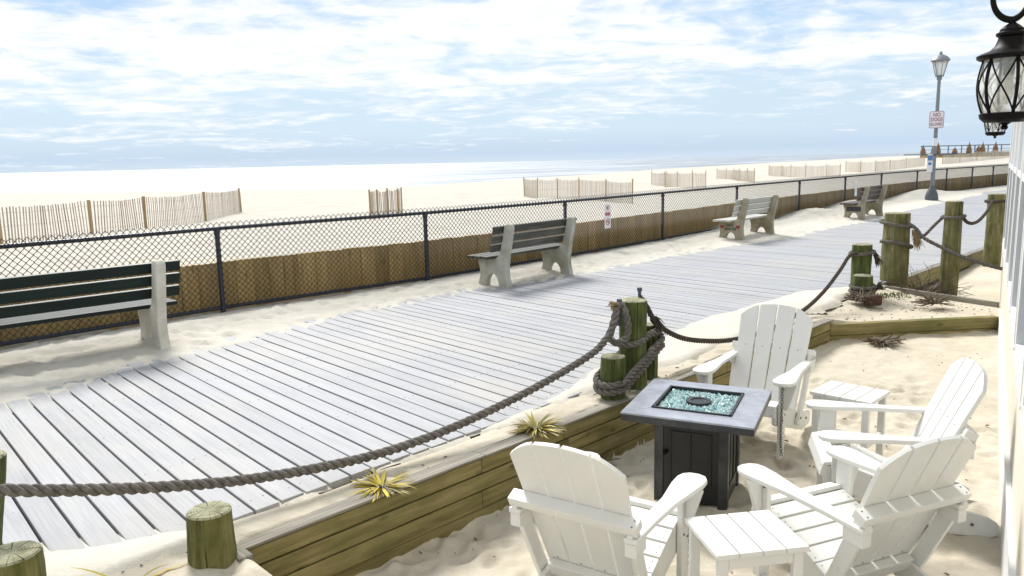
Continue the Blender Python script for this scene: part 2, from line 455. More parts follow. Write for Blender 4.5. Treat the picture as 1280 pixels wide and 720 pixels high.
# ------------------------------------------------------------------ mesh builder
class MB:
    def __init__(s):
        s.v = []; s.f = []; s.mi = []; s.g = []; s.r = []

    def add(s, verts, faces, gco=None, rnd=None, mi=0):
        b = len(s.v)
        rnd = random.random() if rnd is None else rnd
        off = (random.uniform(0, 40), random.uniform(0, 40), random.uniform(0, 40))
        for i, q in enumerate(verts):
            s.v.append(tuple(q))
            gq = gco[i] if gco is not None else q
            s.g.append((gq[0] + off[0], gq[1] + off[1], gq[2] + off[2]))
            s.r.append(rnd)
        for f in faces:
            s.f.append([b + i for i in f]); s.mi.append(mi)
        return s

    def frame_box(s, o, X, Y, Z, sx, sy, sz, rnd=None, mi=0):
        """box centred on o with axes X Y Z (unit) and full sizes"""
        o, X, Y, Z = Vector(o), Vector(X), Vector(Y), Vector(Z)
        vs, g = [], []
        for a, b_, c in ((-1, -1, -1), (1, -1, -1), (1, 1, -1), (-1, 1, -1), (-1, -1, 1), (1, -1, 1), (1, 1, 1), (-1, 1, 1)):
            vs.append(o + X * (a * sx / 2) + Y * (b_ * sy / 2) + Z * (c * sz / 2))
            g.append((a * sx / 2, b_ * sy / 2, c * sz / 2))
        return s.add(vs, [(0, 3, 2, 1), (4, 5, 6, 7), (0, 1, 5, 4), (1, 2, 6, 5), (2, 3, 7, 6), (3, 0, 4, 7)], g, rnd, mi)

    def box(s, c, size, rz=0, rnd=None, mi=0):
        X = Vector((math.cos(rz), math.sin(rz), 0)); Y = Vector((-math.sin(rz), math.cos(rz), 0))
        return s.frame_box(c, X, Y, (0, 0, 1), *size, rnd=rnd, mi=mi)

    def plank(s, p0, p1, w, t, up=(0, 0, 1), rnd=None, mi=0):
        p0, p1 = Vector(p0), Vector(p1)
        X = (p1 - p0); L = X.length; X.normalize()
        Z = Vector(up); Z = (Z - X * Z.dot(X)).normalized()
        Y = Z.cross(X)
        return s.frame_box((p0 + p1) / 2, X, Y, Z, L, w, t, rnd, mi)

    def prism(s, outline, th, o=(0, 0, 0), X=(1, 0, 0), Y=(0, 1, 0), rnd=None, mi=0):
        """2-D outline (counter-clockwise in X,Y) extruded +-th/2 along X x Y"""
        o, X, Y = Vector(o), Vector(X), Vector(Y); N = X.cross(Y)
        n = len(outline); vs, g = [], []
        for sgn in (-1, 1):
            for a, b in outline:
                vs.append(o + X * a + Y * b + N * (sgn * th / 2)); g.append((a, b, sgn * th / 2))
        fs = [list(range(n - 1, -1, -1)), list(range(n, 2 * n))]
        fs += [(i, (i + 1) % n, n + (i + 1) % n, n + i) for i in range(n)]
        return s.add(vs, fs, g, rnd, mi)

    def tube(s, path, rad_, n=8, rnd=None, mi=0, cap=True, phase=0.0):
        path = [Vector(q) for q in path]
        if not hasattr(rad_, '__len__'): rad_ = [rad_] * len(path)
        T = [(path[min(i + 1, len(path) - 1)] - path[max(i - 1, 0)]).normalized() for i in range(len(path))]
        ref = Vector((0, 0, 1)) if abs(T[0].z) < 0.9 else Vector((1, 0, 0))
        N = (ref - T[0] * ref.dot(T[0])).normalized()
        vs, g, L = [], [], 0
        for i, q in enumerate(path):
            if i:
                L += (q - path[i - 1]).length
                N = (N - T[i] * N.dot(T[i])).normalized()
            B = T[i].cross(N)
            for k in range(n):
                a = 2 * math.pi * k / n + phase
                vs.append(q + (N * math.cos(a) + B * math.sin(a)) * rad_[i]); g.append((L, math.cos(a) * rad_[i], math.sin(a) * rad_[i]))
        fs = [(i * n + k, i * n + (k + 1) % n, (i + 1) * n + (k + 1) % n, (i + 1) * n + k) for i in range(len(path) - 1) for k in range(n)]
        if cap:
            fs += [list(range(n - 1, -1, -1)), list(range((len(path) - 1) * n, len(path) * n))]
        return s.add(vs, fs, g, rnd, mi)

    def lathe(s, prof, n=24, c=(0, 0, 0), rnd=None, mi=0, cap=True, phase=0.0):
        vs = []
        for r_, z in prof:
            for k in range(n):
                a = 2 * math.pi * k / n + phase
                vs.append((c[0] + r_ * math.cos(a), c[1] + r_ * math.sin(a), c[2] + z))
        fs = [(i * n + k, i * n + (k + 1) % n, (i + 1) * n + (k + 1) % n, (i + 1) * n + k) for i in range(len(prof) - 1) for k in range(n)]
        if cap:
            fs += [list(range(n - 1, -1, -1)), list(range((len(prof) - 1) * n, len(prof) * n))]
        return s.add(vs, fs, None, rnd, mi)

    def build(s, name, mats, parent=None, world=False, bevel=0.0, smooth=False, seg=2):
        me = bpy.data.meshes.new(name)
        vs = s.v
        if world and parent is not None:
            inv = parent_matrix(parent).inverted()
            vs = [tuple(inv @ Vector(q)) for q in s.v]
        me.from_pydata(vs, [], s.f)
        mats = mats if isinstance(mats, (list, tuple)) else [mats]
        for mm in mats: me.materials.append(M[mm] if isinstance(mm, str) else mm)
        me.polygons.foreach_set('material_index', s.mi)
        a = me.attributes.new('gco', 'FLOAT_VECTOR', 'POINT')
        a.data.foreach_set('vector', [c for q in s.g for c in q])
        a = me.attributes.new('rnd', 'FLOAT', 'POINT')
        a.data.foreach_set('value', s.r)
        if smooth:
            me.polygons.foreach_set('use_smooth', [True] * len(s.f))
            if smooth != 'all':
                try: me.set_sharp_from_angle(angle=rad(38))
                except Exception: pass
        me.update()
        o = bpy.data.objects.new(name, me)
        COL.objects.link(o)
        if parent is not None: o.parent = parent
        if bevel:
            b = o.modifiers.new('bevel', 'BEVEL'); b.width = bevel; b.segments = seg; b.limit_method = 'ANGLE'; b.angle_limit = rad(40)
        return o


def parent_matrix(o):
    mtx = Matrix.Translation(o.location) @ Matrix.Rotation(o.rotation_euler.z, 4, 'Z')
    return parent_matrix(o.parent) @ mtx if o.parent else mtx


def tag(o, label=None, cat=None, group=None, kind=None):
    if label: o['label'] = label
    if cat: o['category'] = cat
    if group: o['group'] = group
    if kind: o['kind'] = kind
    return o


def thing(name, label, cat, loc=(0, 0, 0), rotz=0.0, group=None):
    o = bpy.data.objects.new(name, None); COL.objects.link(o)
    o.empty_display_size = 0.1
    o.location = loc; o.rotation_euler = (0, 0, rotz)
    return tag(o, label, cat, group)


def copy_tree(o, parent=None):
    c = o.copy(); COL.objects.link(c)
    if parent is not None: c.parent = parent
    for ch in list(o.children): copy_tree(ch, c)
    return c


def text_part(name, body, size, mat, parent, origin, X, Y, depth=0.002, width=None):
    """lettering as a mesh standing on plane origin + X,Y (local to parent), centred"""
    cu = bpy.data.curves.new(name, 'FONT'); cu.body = body; cu.size = size; cu.extrude = depth
    cu.align_x = 'CENTER'; cu.align_y = 'CENTER'; cu.space_line = 0.9
    cu.offset = size * 0.012
    tmp = bpy.data.objects.new(name, cu); COL.objects.link(tmp)
    dg = bpy.context.evaluated_depsgraph_get(); dg.update()
    me = bpy.data.meshes.new_from_object(tmp.evaluated_get(dg))
    bpy.data.objects.remove(tmp); bpy.data.curves.remove(cu)
    X, Y = Vector(X).normalized(), Vector(Y).normalized(); Z = X.cross(Y)
    k = 1.0
    if width:
        xs = [v.co.x for v in me.vertices]; k = width / max(1e-6, max(xs) - min(xs))
    for v in me.vertices:
        v.co = Vector(origin) + X * (v.co.x * k) + Y * v.co.y + Z * v.co.z
    me.materials.clear(); me.materials.append(M[mat])
    o = bpy.data.objects.new(name, me); COL.objects.link(o); o.parent = parent
    return o


# ------------------------------------------------------------------ numpy noise
def vnoise(x, y, seed=0):
    xi = np.floor(x).astype(np.int64); yi = np.floor(y).astype(np.int64)
    fx = x - xi; fy = y - yi
    fx = fx * fx * (3 - 2 * fx); fy = fy * fy * (3 - 2 * fy)

    def h(a, b):
        n = (a * 374761393 + b * 668265263 + seed * 974634777) & 0x7fffffff
        n = ((n ^ (n >> 13)) * 1274126177) & 0x7fffffff
        return ((n ^ (n >> 16)) & 0xffff) / 65535.0
    return (h(xi, yi) * (1 - fx) + h(xi + 1, yi) * fx) * (1 - fy) + (h(xi, yi + 1) * (1 - fx) + h(xi + 1, yi + 1) * fx) * fy


def fbm(x, y, oct_=4, seed=0):
    s = np.zeros_like(x, dtype=float); a = 0.5; tot = 0
    for k in range(oct_):
        s += a * vnoise(x * 2 ** k + 17.3 * k, y * 2 ** k + 9.1 * k, seed + k); tot += a; a *= 0.5
    return s / tot


def sstep(a, b, x):
    t_ = np.clip((x - a) / (b - a), 0, 1); return t_ * t_ * (3 - 2 * t_)


def grid_mesh(name, X, Y, Z, mat, keep=None):
    ny, nx = X.shape
    me = bpy.data.meshes.new(name)
    verts = np.stack([X.ravel(), Y.ravel(), Z.ravel()], 1)
    idx = np.arange(nx * ny).reshape(ny, nx)
    q = np.stack([idx[:-1, :-1].ravel(), idx[:-1, 1:].ravel(), idx[1:, 1:].ravel(), idx[1:, :-1].ravel()], 1)
    if keep is not None:
        kk = keep[:-1, :-1] | keep[:-1, 1:] | keep[1:, 1:] | keep[1:, :-1]
        q = q[kk.ravel()]
        used = np.unique(q); mp = -np.ones(nx * ny, int); mp[used] = np.arange(len(used))
        verts = verts[used]; q = mp[q]
    me.from_pydata(verts.tolist(), [], q.tolist())
    me.polygons.foreach_set('use_smooth', [True] * len(me.polygons))
    me.materials.append(M[mat]); me.update()
    o = bpy.data.objects.new(name, me); COL.objects.link(o)
    o['kind'] = 'structure'
    return o


def dimples(X, Y, Z, pts, depth, size, rim=0.35):
    for (px, py), d, s_ in zip(pts, depth, size):
        a = random.uniform(0, math.pi); e = random.uniform(1.2, 2.0)
        msk = (abs(X - px) < s_ * 4) & (abs(Y - py) < s_ * 4)
        if not msk.any(): continue
        dx = X[msk] - px; dy = Y[msk] - py
        u_ = (dx * math.cos(a) + dy * math.sin(a)) / (s_ * e); v_ = (-dx * math.sin(a) + dy * math.cos(a)) / s_
        r2 = u_ ** 2 + v_ ** 2
        Z[msk] += -d * np.exp(-r2 * 1.2) + d * rim * np.exp(-((np.sqrt(r2) - 1.5) ** 2) * 4)


# ------------------------------------------------------------------ layout
U = Vector((0.697, 0.717, 0)); V = Vector((-0.717, 0.697, 0)); O = Vector((-1.66, 3.20, 0))   # boardwalk: along, across, near-edge origin
ZD = 0.38


def uv(u, v, z=0.0):
    return O + U * u + V * v + Vector((0, 0, z))


def to_uv(x, y):
    return (x - O.x) * U.x + (y - O.y) * U.y, (x - O.x) * V.x + (y - O.y) * V.y


WA, WB = Vector((-1.235, 3.23, 0)), Vector((3.28, 7.775, 0))        # front face of the long retaining wall
WC = Vector((5.16, 7.98, 0))                                      # end of the cross wall at the house
WD = (WB - WA).normalized(); WN = Vector((-WD.y, WD.x, 0))         # towards the boardwalk
LT0, LT1 = Vector((4.72, 9.98, 0)), Vector((5.50, 8.55, 0))        # low grey timber
HW = Vector((2.38, 3.47, 0)); HU = Vector((0.527, 0.85, 0)).normalized(); HN = Vector((-HU.y, HU.x, 0))   # house wall line, HN = outwards


def patio_z(x, y):
    return 0.17 * sstep(5.3, 7.8, y)


# --- ground under patio and planting bed: one sheet
xs = np.concatenate([np.linspace(-9, -2.6, 30)[:-1], np.arange(-2.6, 6.2, 0.026), np.linspace(6.2, 14, 40)])
ys = np.concatenate([np.linspace(-4, 1.8, 24)[:-1], np.arange(1.8, 9.9, 0.026), np.linspace(9.9, 18, 50)])
X, Y = np.meshgrid(xs, ys)
uu, vv = to_uv(X, Y)
sW = (X - WA.x) * WN.x + (Y - WA.y) * WN.y                     # distance behind long wall front face
tW = (X - WA.x) * WD.x + (Y - WA.y) * WD.y
LWALL = (WB - WA).length
c2 = (WC - WB).normalized(); n2 = Vector((-c2.y, c2.x, 0))
s2 = (X - WB.x) * n2.x + (Y - WB.y) * n2.y                     # distance behind cross wall
lt = (LT1 - LT0).normalized(); nl = Vector((-lt.y, lt.x, 0))
s3 = (X - LT0.x) * nl.x + (Y - LT0.y) * nl.y                   # + = house side of the low timber
bed_long = sstep(0.02, 0.07, sW) * (tW < LWALL + 0.05)
bed_cross = sstep(0.02, 0.07, s2) * (tW >= LWALL + 0.05) * (X > 2.6)
bed = np.maximum(bed_long, bed_cross)
left_open = sstep(-0.25, 0.05, -tW)                            # where the wall stops at the left the sand slopes up
bed = np.maximum(bed, left_open * sstep(-0.75, -0.2, sW))
zp = patio_z(X, Y) + 0.03 * (fbm(X * 1.1, Y * 1.1, 3, 3) - 0.5) + 0.022 * (fbm(X * 3.3, Y * 3.3, 3, 5) - 0.5) + 0.018 * (fbm(X * 10, Y * 10, 3, 8) - 0.5) - 0.02 - 0.02 * sstep(-0.5, -0.05, sW) * (sW < 0.02)
calm = sstep(5.8, 6.6, Y)
npt = 1100
pts = list(zip(RNG.uniform(-1.0, 3.6, npt), RNG.uniform(2.0, 6.6, npt)))
dimples(X, Y, zp, pts, RNG.uniform(0.006, 0.028, npt), RNG.uniform(0.022, 0.065, npt))
zb = 0.335 + 0.03 * (fbm(X * 1.6, Y * 1.6, 4, 21) - 0.35) + 0.028 * sstep(-0.35, -0.05, vv) * sstep(3.4, 2.6, uu) - 0.05 * sstep(0.036, 0.0, abs(vv + 0.015)) * sstep(2.6, 1.9, uu) + 0.03 * sstep(0.6, -0.1, tW) + 0.045 * sstep(2.4, 4.2, uu) * sstep(7.3, 6.2, uu) - 0.04 * sstep(6.3, 7.4, uu) * sstep(-0.1, -0.5, vv)
npt = 150
pts = [tuple(uv(random.uniform(-1, 10), random.uniform(-0.75, -0.1)).xy) for _ in range(npt)]
dimples(X, Y, zb, pts, RNG.uniform(0.006, 0.02, npt), RNG.uniform(0.03, 0.06, npt))
zl = 0.11 + 0.05 * (fbm(X * 1.3, Y * 1.3, 3, 31) - 0.5) + 0.09 * sstep(0.9, 0.0, (X - HW.x) * HN.x + (Y - HW.y) * HN.y)
pocket = sstep(0.02, 0.07, s3) * bed * (Y > 8.1)
zb = zb * (1 - pocket) + zl * pocket
Z = zp * (1 - bed) + zb * bed
under = sstep(-0.001, 0.014, vv)
Z = Z * (1 - under) + (-0.02) * under
patio = grid_mesh('sand_ground', X, Y, Z, 'sand')

# --- beach beyond the fence, one sheet to the shore
SH_U = [-400, 0, 33, 44, 57, 70, 157, 216, 395, 1000, 2500]
SH_V = [260, 175, 146, 115, 88, 86, 112, 132, 175, 290, 600]
us = np.concatenate([np.linspace(-400, -40, 30)[:-1], np.arange(-40, 60, 0.5), np.geomspace(60, 2500, 90)])
vs_ = np.concatenate([np.linspace(5.0, 40, 100)[:-1], np.geomspace(40, 1000, 130)])
UU, VV = np.meshgrid(us, vs_)
vsh = np.interp(UU, SH_U, SH_V)
slope = np.clip((VV - 22) / (vsh - 22), 0, None)
ZB = -0.06 - 1.14 * slope
fade = sstep(1.0, 0.7, slope)
ZB += fade * (0.40 * (fbm(UU * 0.11, VV * 0.16, 4, 41) - 0.5) * sstep(6, 12, VV) + 0.10 * (fbm(UU * 0.5, VV * 0.7, 3, 43) - 0.5))
ZB += 0.20 * np.exp(-((UU - 11) / 5.0) ** 2 - ((VV - 40) / 5.0) ** 2)
XB = O.x + U.x * UU + V.x * VV; YB = O.y + U.y * UU + V.y * VV
ZB += 1.05 * np.exp(-((XB - 66) / 20.0) ** 2 - ((YB - 104) / 14.0) ** 2)
ZB = np.maximum(ZB, -4.0)
beach = grid_mesh('beach', XB, YB, ZB, 'beach')


def beach_z(x, y):
    u_, v_ = to_uv(x, y); s = np.interp(u_, SH_U, SH_V); sl = max(0, (v_ - 22) / (s - 22))
    return -0.06 - 1.14 * sl + 1.05 * math.exp(-((x - 66) / 20.0) ** 2 - ((y - 104) / 14.0) ** 2)


# --- sea
me = bpy.data.meshes.new('sea')
me.from_pydata([(-40000, -3000, -1.2), (40000, -3000, -1.2), (40000, 45000, -1.2), (-40000, 45000, -1.2)], [], [(0, 1, 2, 3)])
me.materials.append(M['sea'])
sea = bpy.data.objects.new('sea', me); COL.objects.link(sea); sea['kind'] = 'structure'
# ground carried on behind the camera and under everything, just under the beach level
me = bpy.data.meshes.new('ground')
base = [uv(-400, 6.0, -0.35), uv(-400, -400, -0.35), uv(600, -400, -0.35), uv(600, 6.0, -0.35)]
me.from_pydata([tuple(q) for q in base], [], [(0, 1, 2, 3)])
me.materials.append(M['beach'])
gr = bpy.data.objects.new('ground', me); COL.objects.link(gr); gr['kind'] = 'structure'

# --- boardwalk
BD = Vector((-0.669, 0.743, 0)).normalized(); BNn = Vector((BD.y, -BD.x, 0))
if BNn.x < 0: BNn = -BNn
mb = MB()
PITCHB, GAP, OFF0 = 0.1405, 0.014, 0.868
kx = (O.dot(BNn) - OFF0) / PITCHB
vb = V.dot(BD)
for k in range(int(kx) - 60, int(kx) + 340):
    c0 = OFF0 + k * PITCHB + GAP / 2; c1 = OFF0 + (k + 1) * PITCHB - GAP / 2
    ring = []
    jit = random.uniform(-0.006, 0.006)
    for c in (c0, c1):
        # points p = BNn*c + BD*s with v(p) = 0 / v = 6.1
        s_near = (0.0 + jit - (BNn * c - O).dot(V)) / vb
        s_far = (6.2 - (BNn * c - O).dot(V)) / vb
        ring.append((BNn * c + BD * s_near, BNn * c + BD * s_far))
    zt = ZD + random.uniform(-0.002, 0.002)
    vsx = []
    for zq in (zt - 0.04, zt):
        for q in (ring[0][0], ring[1][0], ring[1][1], ring[0][1]):
            vsx.append((q.x, q.y, zq))
    gg = [((Vector(q).dot(BD)), Vector(q).dot(BNn), q[2]) for q in vsx]
    mb.add(vsx, [(0, 3, 2, 1), (4, 5, 6, 7), (0, 1, 5, 4), (1, 2, 6, 5), (2, 3, 7, 6), (3, 0, 4, 7)], gg)
nails = MB()
for k in range(int(kx) - 16, int(kx) + 60):
    for v0 in (0.12, 0.9, 1.7, 2.5, 3.3, 4.1, 4.9):
        for fr_ in (0.25, 0.75):
            c = OFF0 + (k + fr_) * PITCHB
            q = BNn * c + BD * ((v0 + random.uniform(-0.015, 0.015) - (BNn * c - O).dot(V)) / vb)
            nails.lathe([(0.0042, -0.004), (0.0042, 0.0018), (0.002, 0.0022)], 6, (q.x, q.y, ZD))
deck = mb.build('boardwalk', 'deck', bevel=0.0025, seg=1)
nl = nails.build('nails', 'bolt', deck); nl['kind'] = 'stuff'
deck['kind'] = 'structure'
# joists under the boards
mb = MB()
for v0 in (0.12, 0.9, 1.7, 2.5, 3.3, 4.1, 4.9, 5.7):
    mb.plank(uv(-8, v0, ZD - 0.135), uv(52, v0, ZD - 0.135), 0.05, 0.18)
jo = mb.build('boardwalk_joists', 'treated'); jo['kind'] = 'structure'

# --- sand drifted over the boardwalk
ug = np.concatenate([np.arange(-8, 14, 0.045), np.geomspace(14, 60, 240)])
vg = np.concatenate([np.arange(-0.25, 6.3, 0.045)])
UU, VV = np.meshgrid(ug, vg)
XX = O.x + U.x * UU + V.x * VV; YY = O.y + U.y * UU + V.y * VV
far_e = [to_uv(*q) for q in ((-3.73, 5.39), (-3.59, 5.73), (-3.2, 6.34), (-2.6, 7.15), (-1.99, 8.5), (-1.01, 9.56), (0.69, 10.92), (2.95, 13.38), (5.98, 15.86), (8.69, 18.9), (19.73, 31.64))]
fe_u = [-8] + [q[0] for q in far_e] + [60]; fe_v = [far_e[0][1] - 0.3] + [q[1] for q in far_e] + [far_e[-1][1]]
edge = np.interp(UU, fe_u, fe_v)
nz = fbm(UU * 0.55, VV * 0.9, 4, 51) - 0.5
nf = fbm(UU * 2.6, VV * 3.2, 4, 53) - 0.5
d_far = VV - edge + 0.5 * nz + 0.25 * nf
h1 = -0.02 + 0.075 * sstep(-0.35, 0.9, d_far) + 0.03 * sstep(0.3, 1.3, d_far) * (nf + 0.35)
# near-edge creep
ncv = np.interp(UU, [-8, -0.9, -0.55, -0.1, 0.4, 2.2, 2.9, 4.0, 5.5, 7.0, 8.2, 9.2, 9.6, 60], [0.5, 0.5, 0.40, 0.12, -0.12, -0.10, 0.05, 0.32, 0.55, 0.62, 0.50, 0.1, -0.6, -0.6])
d_near = ncv - VV + 0.28 * nz + 0.20 * nf
h2 = -0.02 + 0.05 * sstep(-0.30, 0.35, d_near)
h1 = h1 - 0.05 * sstep(0.55, 0.05, 5.05 + 0.0215 * np.clip(UU, 0, 60) - VV) * sstep(14.0, 9.0, UU)
H = np.maximum(h1, h2) - 0.10 * sstep(0.02, -0.20, VV + 0.30 * nf + 0.2 * nz)
npt = 1300
fu = RNG.uniform(-5, 22, npt); fv = np.interp(fu, fe_u, fe_v) + RNG.uniform(-0.1, 1.9, npt)
dimples(UU, VV, H, list(zip(fu, fv)), RNG.uniform(0.010, 0.032, npt), RNG.uniform(0.03, 0.075, npt))
# mounds against the fence further along
for (mu, mv, mh, ms) in ((15.8, 5.6, 0.30, 0.9), (19.5, 5.3, 0.16, 1.2), (23, 5.5, 0.22, 1.6), (30, 5.6, 0.25, 2.5)):
    H += mh * np.exp(-((UU - mu) / ms) ** 2 - ((VV - mv) / 0.55) ** 2)
ZH = ZD + H
drift = grid_mesh('drifted_sand', XX, YY, ZH, 'drift', keep=(H > -0.012))

# ------------------------------------------------------------------ timber retaining walls
TH = 0.09
wt = thing('retaining_wall', 'long low timber retaining wall between the sand patio and the boardwalk rope', 'retaining wall', WA)


def course(a, b, z0, z1, cuts, mat_='treated', par=None, name='timber_course', th=TH, side=None, outset=0.0):
    mbx = MB()
    d = (b - a); L = d.length; d = d.normalized(); n = side
    cs = [0] + [c for c in cuts if 0 < c < L] + [L]
    for c_0, c_1 in zip(cs[:-1], cs[1:]):
        p0 = a + d * (c_0 + 0.002) + n * (th / 2 - outset); p1 = a + d * (c_1 - 0.002) + n * (th / 2 - outset)
        zc = (z0 + z1) / 2
        mbx.plank(p0 + Vector((0, 0, zc)), p1 + Vector((0, 0, zc)), th, z1 - z0 - 0.008)
    return mbx.build(name, mat_, par, world=True, bevel=0.006)


course(WA, WB, -0.10, 0.035, [2.0, 4.4], par=wt, side=WN, outset=-0.012)
course(WA, WB, 0.035, 0.145, [1.47, 3.9], par=wt, side=WN, outset=0.0)
course(WA, WB, 0.145, 0.25, [2.25, 4.9], par=wt, side=WN, outset=0.003)
course(WA, WB, 0.25, 0.345, [1.47, 2.2, 4.3], par=wt, side=WN, outset=0.001)
mbx = MB()
for c_0, c_1, lift_ in ((-0.02, 1.49, 0.002), (1.495, 4.3, 0.0), (4.305, LWALL + 0.07, 0.001)):
    p0 = WA + WD * c_0 + WN * 0.045; p1 = WA + WD * c_1 + WN * 0.045
    mbx.plank(p0 + Vector((0, 0, 0.352 + lift_)), p1 + Vector((0, 0, 0.352 + lift_)), 0.105, 0.014)
mbx.build('weathered_top', 'grey_timber', wt, world=True, bevel=0.003)
mbx = MB()
e0 = WA - WD * 0.03 - WN * 0.005
mbx.frame_box(e0 + Vector((0, 0, 0.19)) - WD * 0.015, WN, WD, (0.12, -0.05, 1), 0.16, 0.07, 0.37)
mbx.build('end_post', 'grey_timber', wt, world=True, bevel=0.012)

wt2 = thing('retaining_wall', 'short low timber wall across the back of the sand patio reaching the house', 'retaining wall', WB)
course(WB, WC, -0.05, 0.19, [], par=wt2, side=n2, outset=-0.02)
course(WB, WC, 0.19, 0.315, [], par=wt2, side=n2)
wt3 = thing('timber_edging', 'single weathered grey timber lying slanted on the sand behind the piling pair', 'timber', LT0)
mbx = MB()
mbx.plank(LT0 + Vector((0, 0, 0.30)), LT1 + Vector((0, 0, 0.29)), 0.05, 0.13)
mbx.build('grey_board', 'grey_timber', wt3, world=True, bevel=0.006)
wt4 = thing('deck_fascia', 'greenish timber edge board under the boardwalk between the tall right pilings', 'deck edge board', uv(9.6, 0))
mbx = MB()
mbx.plank(uv(9.7, -0.035, 0.262), uv(14.6, -0.035, 0.262), 0.06, 0.20)
mbx.build('edge_board', 'treated', wt4, world=True, bevel=0.006)
mbx = MB()
mbx.plank(uv(9.7, -0.045, 0.371), uv(14.6, -0.045, 0.371), 0.085, 0.016)
mbx.build('weathered_top', 'grey_timber', wt4, world=True, bevel=0.003)

# ------------------------------------------------------------------ house on the right
hs = thing('house', 'cream house wall with white framed windows along the right edge', 'house', HW)


def hp(t_, off, z):
    return HW + HU * t_ + HN * off + Vector((0, 0, z))


mbx = MB()
T0, T1 = -6.0, 8.0
WIN = [(6.55, 7.65), (5.25, 6.35), (3.95, 5.05), (2.65, 3.75), (1.35, 2.45), (0.05, 1.15), (-1.25, -0.15), (-2.55, -1.45)]
ZS, ZT = 0.86, 2.62


def wall_piece(t0, t1, z0, z1):
    mbx.frame_box(hp((t0 + t1) / 2, -0.10, (z0 + z1) / 2), HU, HN, (0, 0, 1), t1 - t0, 0.20, z1 - z0)


wall_piece(T0, T1, -0.3, ZS)
wall_piece(T0, T1, ZT, 4.2)
edges = sorted([q for w_ in WIN for q in w_])
prev = T0
for w0, w1 in sorted(WIN):
    wall_piece(prev, w0, ZS, ZT); prev = w1
wall_piece(prev, T1, ZS, ZT)
mbx.frame_box(hp(T1 - 0.10, -2.4, 1.95), HN, HU, (0, 0, 1), 4.38, 0.2, 4.5)
mbx.frame_box(hp(T0 + 0.10, -2.4, 1.95), HN, HU, (0, 0, 1), 4.38, 0.2, 4.5)
mbx.frame_box(hp((T0 + T1) / 2, -4.69, 1.95), HU, HN, (0, 0, 1), T1 - T0, 0.2, 4.5)
mbx.build('wall', 'siding', hs, world=True)
mbx = MB(); mbx.frame_box(hp((T0 + T1) / 2, -2.4, 4.28), HU, HN, (0, 0, 1), T1 - T0 + 0.3, 5.1, 0.16)
mbx.build('roof', 'dark_grey', hs, world=True)
mbx = MB()
mbx.frame_box(hp((-5.9 + 5.35) / 2, 0.009, 0.16), HU, HN, (0, 0, 1), 5.35 + 5.9, 0.018, 0.40)
mbx.frame_box(hp((-5.9 + 5.35) / 2, 0.013, 0.372), HU, HN, (0, 0, 1), 5.35 + 5.9, 0.026, 0.028)
mbx.build('base_trim', 'trim', hs, world=True, bevel=0.003)
for w0, w1 in WIN:
    mb2 = MB(); tm = (w0 + w1) / 2; wd = w1 - w0
    fw = 0.07
    for tt in (w0 + fw / 2, w1 - fw / 2):
        mb2.frame_box(hp(tt, -0.035, (ZS + ZT) / 2), HU, HN, (0, 0, 1), fw, 0.08, ZT - ZS)
    for z_, h_ in ((ZS + fw / 2, fw), (ZT - fw / 2, fw), (1.86, 0.05)):
        mb2.frame_box(hp(tm, -0.035, z_), HU, HN, (0, 0, 1), wd - 2 * fw, 0.076, h_)
    fr = mb2.build('window', 'trim', hs, world=True, bevel=0.003)
    mb2 = MB(); mb2.frame_box(hp(tm, -0.055, (ZS + fw + 1.835) / 2), HU, HN, (0, 0, 1), wd - 2 * fw, 0.01, 1.835 - ZS - fw)
    pa = mb2.build('pane', 'window', fr, world=True)
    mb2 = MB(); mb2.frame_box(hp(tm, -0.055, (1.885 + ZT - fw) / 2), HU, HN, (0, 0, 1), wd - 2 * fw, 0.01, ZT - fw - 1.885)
    mb2.build('upper_sash_reflection', 'sky_reflection', fr, world=True)  # upper sash glass, its sky reflection painted on as a pale colour
    mb2 = MB(); mb2.frame_box(hp(tm, -0.028, ZS - 0.012), HU, HN, (0, 0, 1), wd + 0.06, 0.07, 0.022)
    mb2.build('sill', 'trim', fr, world=True, bevel=0.004)

# ------------------------------------------------------------------ chain-link fence
FP = [(-7.5, 4.3), (-5.43, 6.45), (-3.36, 8.80), (-1.19, 10.75), (0.92, 12.97), (3.04, 15.39), (5.27, 17.97), (7.79, 20.83), (10.16, 23.47), (12.52, 26.12), (15.19, 28.91), (17.59, 31.23), (19.87, 33.33), (21.84, 35.06), (24.2, 37.2), (26.6, 39.4)]
FPV = [Vector((x, y, ZD)) for x, y in FP]
cf = thing('chain_link_fence', 'black chain-link fence with top rail along the ocean side of the boardwalk', 'fence', FPV[2])
FH = 1.00
for q in FPV:
    mbx = MB(); mbx.tube([q - Vector((0, 0, 0.3)), q + Vector((0, 0, FH - 0.015))], 0.029, 10)
    mbx.lathe([(0.034, FH - 0.09), (0.036, FH - 0.06), (0.034, FH - 0.03)], 10, q)
    mbx.lathe([(0.034, 0.03), (0.036, 0.06), (0.034, 0.09)], 10, q)
    mbx.build('fence_post', 'rail', cf, world=True, smooth=True)
mbx = MB(); mbx.tube([q + Vector((0, 0, FH - 0.01)) for q in FPV], 0.023, 10); mbx.build('top_rail', 'rail', cf, world=True, smooth=True)
mbx = MB(); mbx.tube([q + Vector((0, 0, 0.075)) for q in FPV], 0.023, 10); mbx.build('bottom_rail', 'rail', cf, world=True, smooth=True)
# fabric
seglen = [(b - a).length for a, b in zip(FPV[:-1], FPV[1:])]
cum = np.concatenate([[0], np.cumsum(seglen)])
FTOT = cum[-1]


def fpt(s_, z, off=0.0):
    s_ = min(max(s_, 0), FTOT - 1e-4)
    i = int(np.searchsorted(cum, s_, side='right') - 1); i = min(i, len(seglen) - 1)
    d = (FPV[i + 1] - FPV[i]) / seglen[i]; n = Vector((d.y, -d.x, 0))
    return FPV[i] + d * (s_ - cum[i]) + n * off + Vector((0, 0, z))


